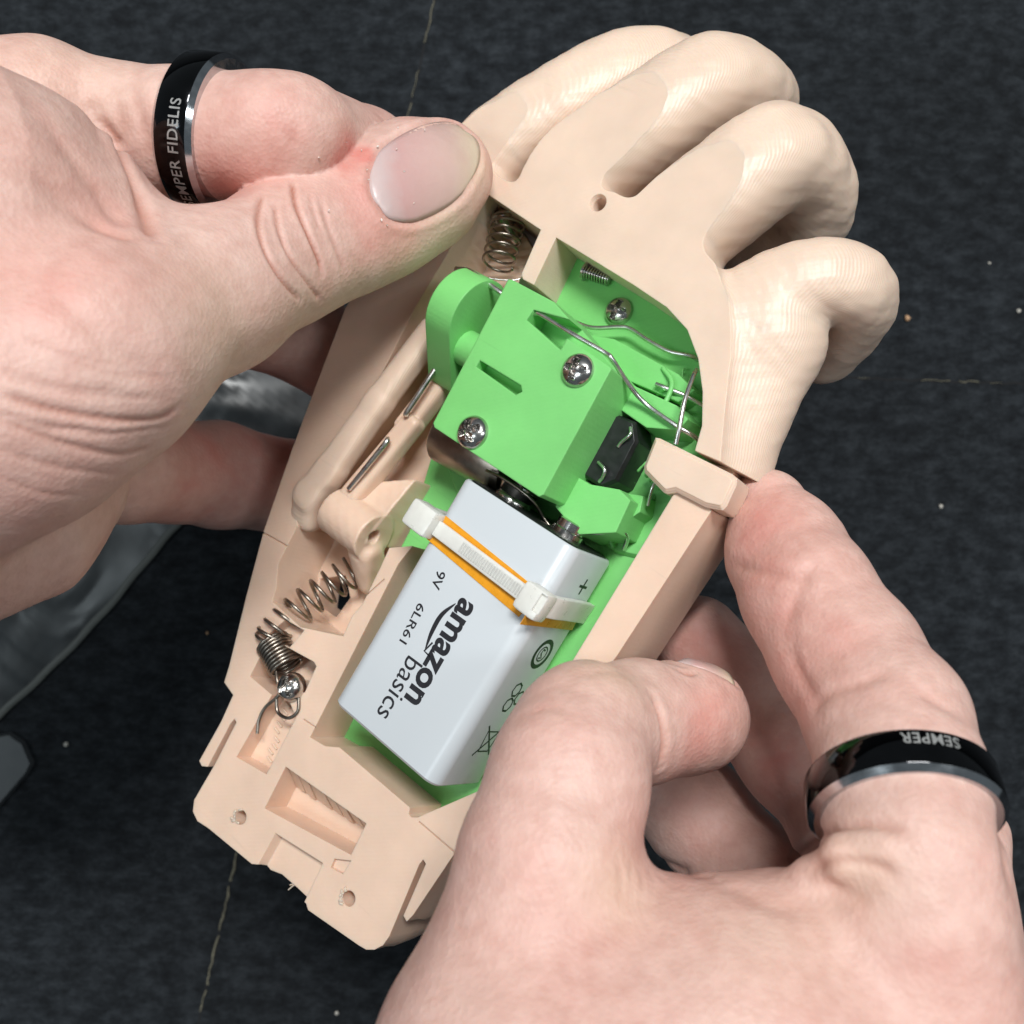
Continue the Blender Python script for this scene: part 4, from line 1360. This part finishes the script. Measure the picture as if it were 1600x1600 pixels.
hand_l = build_hand('hand', left_sdf, C(-800, 1180, 150) * [1, 0, 0] + C(0, 1330, 200) * [0, 1, 0] + [0, 0, -262], C(800, -40, 210) * [1, 1, 0] + [0, 0, -108], .85, cr, tn, [left_thumb_nail],
                    'left hand pressing its thumb on the palm shell, red chapped skin beside the nail', 1)

FLAKE = simple('dry_skin', (0.75, 0.68, 0.62), .6, 0, .1)
for x, y in ((622, 203), (538, 222), (590, 232), (565, 238), (663, 206), (619, 236), (573, 268), (575, 283), (594, 344), (603, 352), (645, 318), (630, 270), (497, 245), (512, 330)):
    p = on_surface(left_sdf, np.array([[x, y]], float))[0]
    n = grad(left_sdf, p[None])[0]
    u = np.cross(n, rng.normal(0, 1, 3)); u /= np.linalg.norm(u); w = np.cross(n, u)
    q = p + n * .45
    L = random.uniform(.15, .36)
    Vf = [q + u * L, q + w * L * .4 + n * .15, q - u * L * .8, q - w * L * .35, q - n * .5]
    mesh_obj('skin_flake', Vf, [(0, 1, 2, 3), (1, 0, 4), (2, 1, 4), (3, 2, 4), (0, 3, 4)], FLAKE, hand_l, smooth=False)

# ------------------------------------------------------------------ right hand (thumb over the rail, ringed index finger at the side)
R_THUMB = cn((805, 1590, 136, 165), (856, 1345, 140, 138), (888, 1215, 145, 123), (908, 1152, 150, 113))
R_THUMBT = cn((922, 1140, 153, 106), (1000, 1128, 162, 88), (1075, 1122, 168, 79), (1092, 1122, 169, 73))
R_INDEX = cn((1448, 1500, 134, 136), (1440, 1430, 133.5, 134), (1425, 1340, 135, 130), (1408, 1215, 142, 126), (1388, 1130, 149, 122), (1325, 1030, 159, 113), (1262, 930, 166, 102), (1227, 862, 173, 91), (1200, 797, 178, 64))
R_MID = cn((1500, 1490, 156, 96), (1488, 1310, 168, 80), (1452, 1190, 177, 72))
R_MIDT = cn((1480, 1420, 168, 95), (1335, 1300, 180, 84), (1240, 1180, 190, 80), (1155, 1080, 198, 76), (1090, 1000, 203, 70))
R_RING = cn((1400, 1520, 182, 105), (1180, 1375, 198, 84), (1095, 1275, 206, 80), (1000, 1180, 212, 76))
R_BACK = cn((852, 1722, 134, 290), (1150, 1640, 134, 225), (1440, 1590, 134, 160))
R_WEB = cn((860, 1455, 141, 112), (1010, 1515, 140, 125), (1240, 1505, 139, 128), (1390, 1485, 136, 112))
R_WRIST = cn((900, 1900, 130, 360), (1300, 1850, 136, 330), (1500, 1750, 142, 200))
R_ARM = cn((1080, 1900, 134, 340), (1120, 2700, 138, 330))
R_CUT = C(0, 2350, 136)[1]
R_ROLL = cn((1275, 1362, 135.5, 28), (1318, 1338, 131, 32), (1385, 1330, 128.4, 28))
R_ROLL2 = cn((1300, 1405, 131, 28), (1360, 1388, 127, 32), (1420, 1392, 124.8, 30))
def right_sdf(p):
    palm = smin(chain(p, R_BACK, 4), chain(p, R_WEB, 3), 7)
    palm = smin(palm, chain(p, R_WRIST, 6), 6)
    palm = smin(palm, chain(p, R_ARM, 4), 6)
    th = chain(p, R_THUMB, 2.5)
    tt = chain(p, R_THUMBT, 4)
    ix = chain(p, R_INDEX, 2)
    d = smin(palm, smin(th, tt, 1.6), 6)
    ix = smin(ix, chain(p, R_ROLL, 1), 1.6)
    d = np.minimum(d, smin(palm, ix, 5))
    d = smin(d, chain(p, R_MID, 2), 1.0)
    d = np.minimum(d, chain(p, R_MIDT, 4))
    d = np.minimum(d, chain(p, R_RING, 4))
    return smax(d, R_CUT - p[:, 1], 1.0)

def right_thumb_nail(sdf, V, N, disp, col):
    nu, nv_ = 18, 13
    O, Dr = [], []
    for i in range(nu):
        for j in range(nv_):
            u = i / (nu - 1); v = j / (nv_ - 1) * 2 - 1
            a = C(1058 + 78 * u, 985, 169)
            w = 4.2 * math.sin(min(1, .35 + u) * math.pi / 2) * (1 - .12 * u)
            O.append(a + np.array([-.8 * (v * v) * (1 - 2 * u), 0, w * v + 1.2])); Dr.append([-.15 * u * 0, -1, -.25])
    G3 = march(sdf, np.array(O), np.array(Dr), 0, 30, 60)[0].reshape(nu, nv_, 3)
    return nail_from_grid(sdf, V, N, disp, col, G3, .55, np.linspace(0, 1, nu))

cr = [([(1018, 1085), (1032, 1120), (1037, 1160), (1033, 1195)], .7, .7, .6),
      ([(1145, 885), (1190, 893), (1240, 900), (1285, 885)], .35, 1.0, .22),
      ([(1285, 880), (1260, 905), (1240, 945), (1232, 990)], .35, 1.2, .14),
      ([(1262, 1115), (1295, 1085), (1350, 1065), (1395, 1050)], .40, 1.0, .25),
      ([(1230, 1000), (1245, 1045), (1270, 1085), (1280, 1110)], .35, 1.1, .2),
      ([(1420, 1075), (1465, 1098), (1500, 1118)], .4, .9, .2),
      ([(1230, 1352), (1290, 1300), (1360, 1288), (1420, 1300)], .5, .7, .35),
      ([(1260, 1362), (1310, 1345), (1370, 1352), (1410, 1378)], .5, .7, .35),
      ([(1275, 1370), (1320, 1392), (1370, 1410)], .3, .8, .2),
      ([(1110, 1370), (1170, 1400), (1230, 1420), (1290, 1425)], .4, 1.6, .1),
      ([(1012, 1322), (1040, 1345), (1080, 1365), (1120, 1372)], .35, 1.0, .25),
      ([(880, 1062), (930, 1050), (985, 1052)], .15, 1.0, .1),
      ([(812, 1120), (850, 1108), (905, 1112)], .18, 1.0, .1),
      ([(1055, 1045), (1075, 1052), (1090, 1050)], .5, .5, .7),
      ([(1560, 1180), (1565, 1300), (1582, 1420)], .5, 1.5, .3)]
for k in range(5):
    x = 960 + k * 16
    cr.append(([(x, 1330 + 10 * k), (x + 12, 1375), (x + 4, 1430)], .16, .7, .08))
tn = [(1195, 790, 55, 0, .3), (1190, 860, 70, 0, .42), (1200, 960, 60, 0, .35), (1300, 1010, 70, 0, .22), (1250, 1070, 60, 0, .40), (1110, 1120, 60, 0, .35), (1080, 1180, 55, 0, .3),
      (1110, 1000, 70, 0, .45), (1200, 1180, 90, 0, .5), (1090, 1330, 90, 0, .15), (830, 1350, 60, 0, .15), (990, 1310, 50, 0, .25),
      (960, 1050, 60, 2, .35), (970, 1380, 70, 2, .35), (1340, 1360, 70, 2, .3), (1200, 1460, 120, 2, .15), (1500, 1520, 90, 0, .15)]
hand_r = build_hand('hand', right_sdf, C(420, 0, 150) * [1, 0, 0] + C(0, 2390, 136) * [0, 1, 0] + [0, 0, -232], C(1760, 640, 165) * [1, 1, 0] + [0, 0, -98], .85, cr, tn, [right_thumb_nail],
                    'right hand with bent thumb over the rail, index fingertip against the shell side', 2)

# ------------------------------------------------------------------ rings
RINGM = simple('black_steel', (0.016, 0.016, 0.018), 0.10, 1.0, .3, 300, coat=.6)
RINGM.node_tree.nodes['Principled BSDF'].inputs['Base Color'].default_value = (.016, .016, .018, 1)
CHROME = simple('ring_bevel_steel', (0.55, 0.56, 0.58), 0.12, 1.0, .1)
ETCH = simple('etched_steel', (0.42, 0.42, 0.41), 0.45, 0.6, .1)
def ring(center, axis, r, w, label, text, a0, updir, flip, xoff, sz):
    w_ = np.asarray(axis, float); w_ /= np.linalg.norm(w_)
    root = empty('finger_ring', Matrix.LocRotScale(Vector(center) * MM + Vector((0, 0, FLOOR * MM)), None, None), label, 'ring')
    t = 1.35
    mesh_obj('band', *lathe_vf([(r, -w / 2 + .8), (r + t - .1, -w / 2 + .8), (r + t, -w / 2 + .95), (r + t + .05, 0), (r + t, w / 2 - .95), (r + t - .1, w / 2 - .8), (r, w / 2 - .8)], 96, (0, 0, 0), w_), RINGM, root, auto=35)
    for s in (-1, 1):
        pf = [(r, s * w / 2), (r + .55, s * w / 2), (r + t - .05, s * (w / 2 - .82)), (r, s * (w / 2 - .82))]
        if s > 0: pf = pf[::-1]
        mesh_obj('bevelled_edge', *lathe_vf(pf, 96, (0, 0, 0), w_), CHROME, root, auto=35)
    # lettering wrapped round the band
    V, Fc = text_mesh(text, .012, 1.08)
    u = np.asarray(updir, float); u = u - w_ * (u @ w_); u /= np.linalg.norm(u); v = np.cross(w_, u)
    bm = bmesh.new()
    bv = [bm.verts.new(x) for x in V]
    for f in Fc:
        try: bm.faces.new([bv[i] for i in f])
        except ValueError: pass
    bmesh.ops.triangulate(bm, faces=bm.faces)
    P = []
    xc = (V[:, 0].max() + V[:, 0].min()) / 2
    for q in V:
        x = (q[0] - xc) * sz * .95; y = (q[1] - .35) * sz
        if flip: x, y = -x, -y
        a = a0 + x / (r + t)
        P.append((r + t + .09) * (math.cos(a) * u + math.sin(a) * v) + w_ * (xoff + y))
    bm.verts.index_update()
    Fc = [tuple(q.index for q in f.verts) for f in bm.faces]; bm.free()
    mesh_obj('lettering', P, Fc, ETCH, root, smooth=False)
    return root

ring(C(332, 213, 182), np.array([1.0, -.20, .22]), 12.2, 7.2, 'black steel ring lettered SEMPER FIDELIS on the finger behind the thumb', 'SEMPER FIDELIS', .62, (0, 0, 1), True, .7, 2.7)
j1, j2 = R_INDEX[2][0], R_INDEX[4][0]
ring(C(1411, 1250, 140.8), (j2 - j1) / np.linalg.norm(j2 - j1) + np.array([0, 0, -.05]), 11.3, 6.5, 'black steel ring with upside-down lettering at the base of the gripping finger', 'SEMPER', -.06, (0, 0, 1), True, 1.1, 2.2)
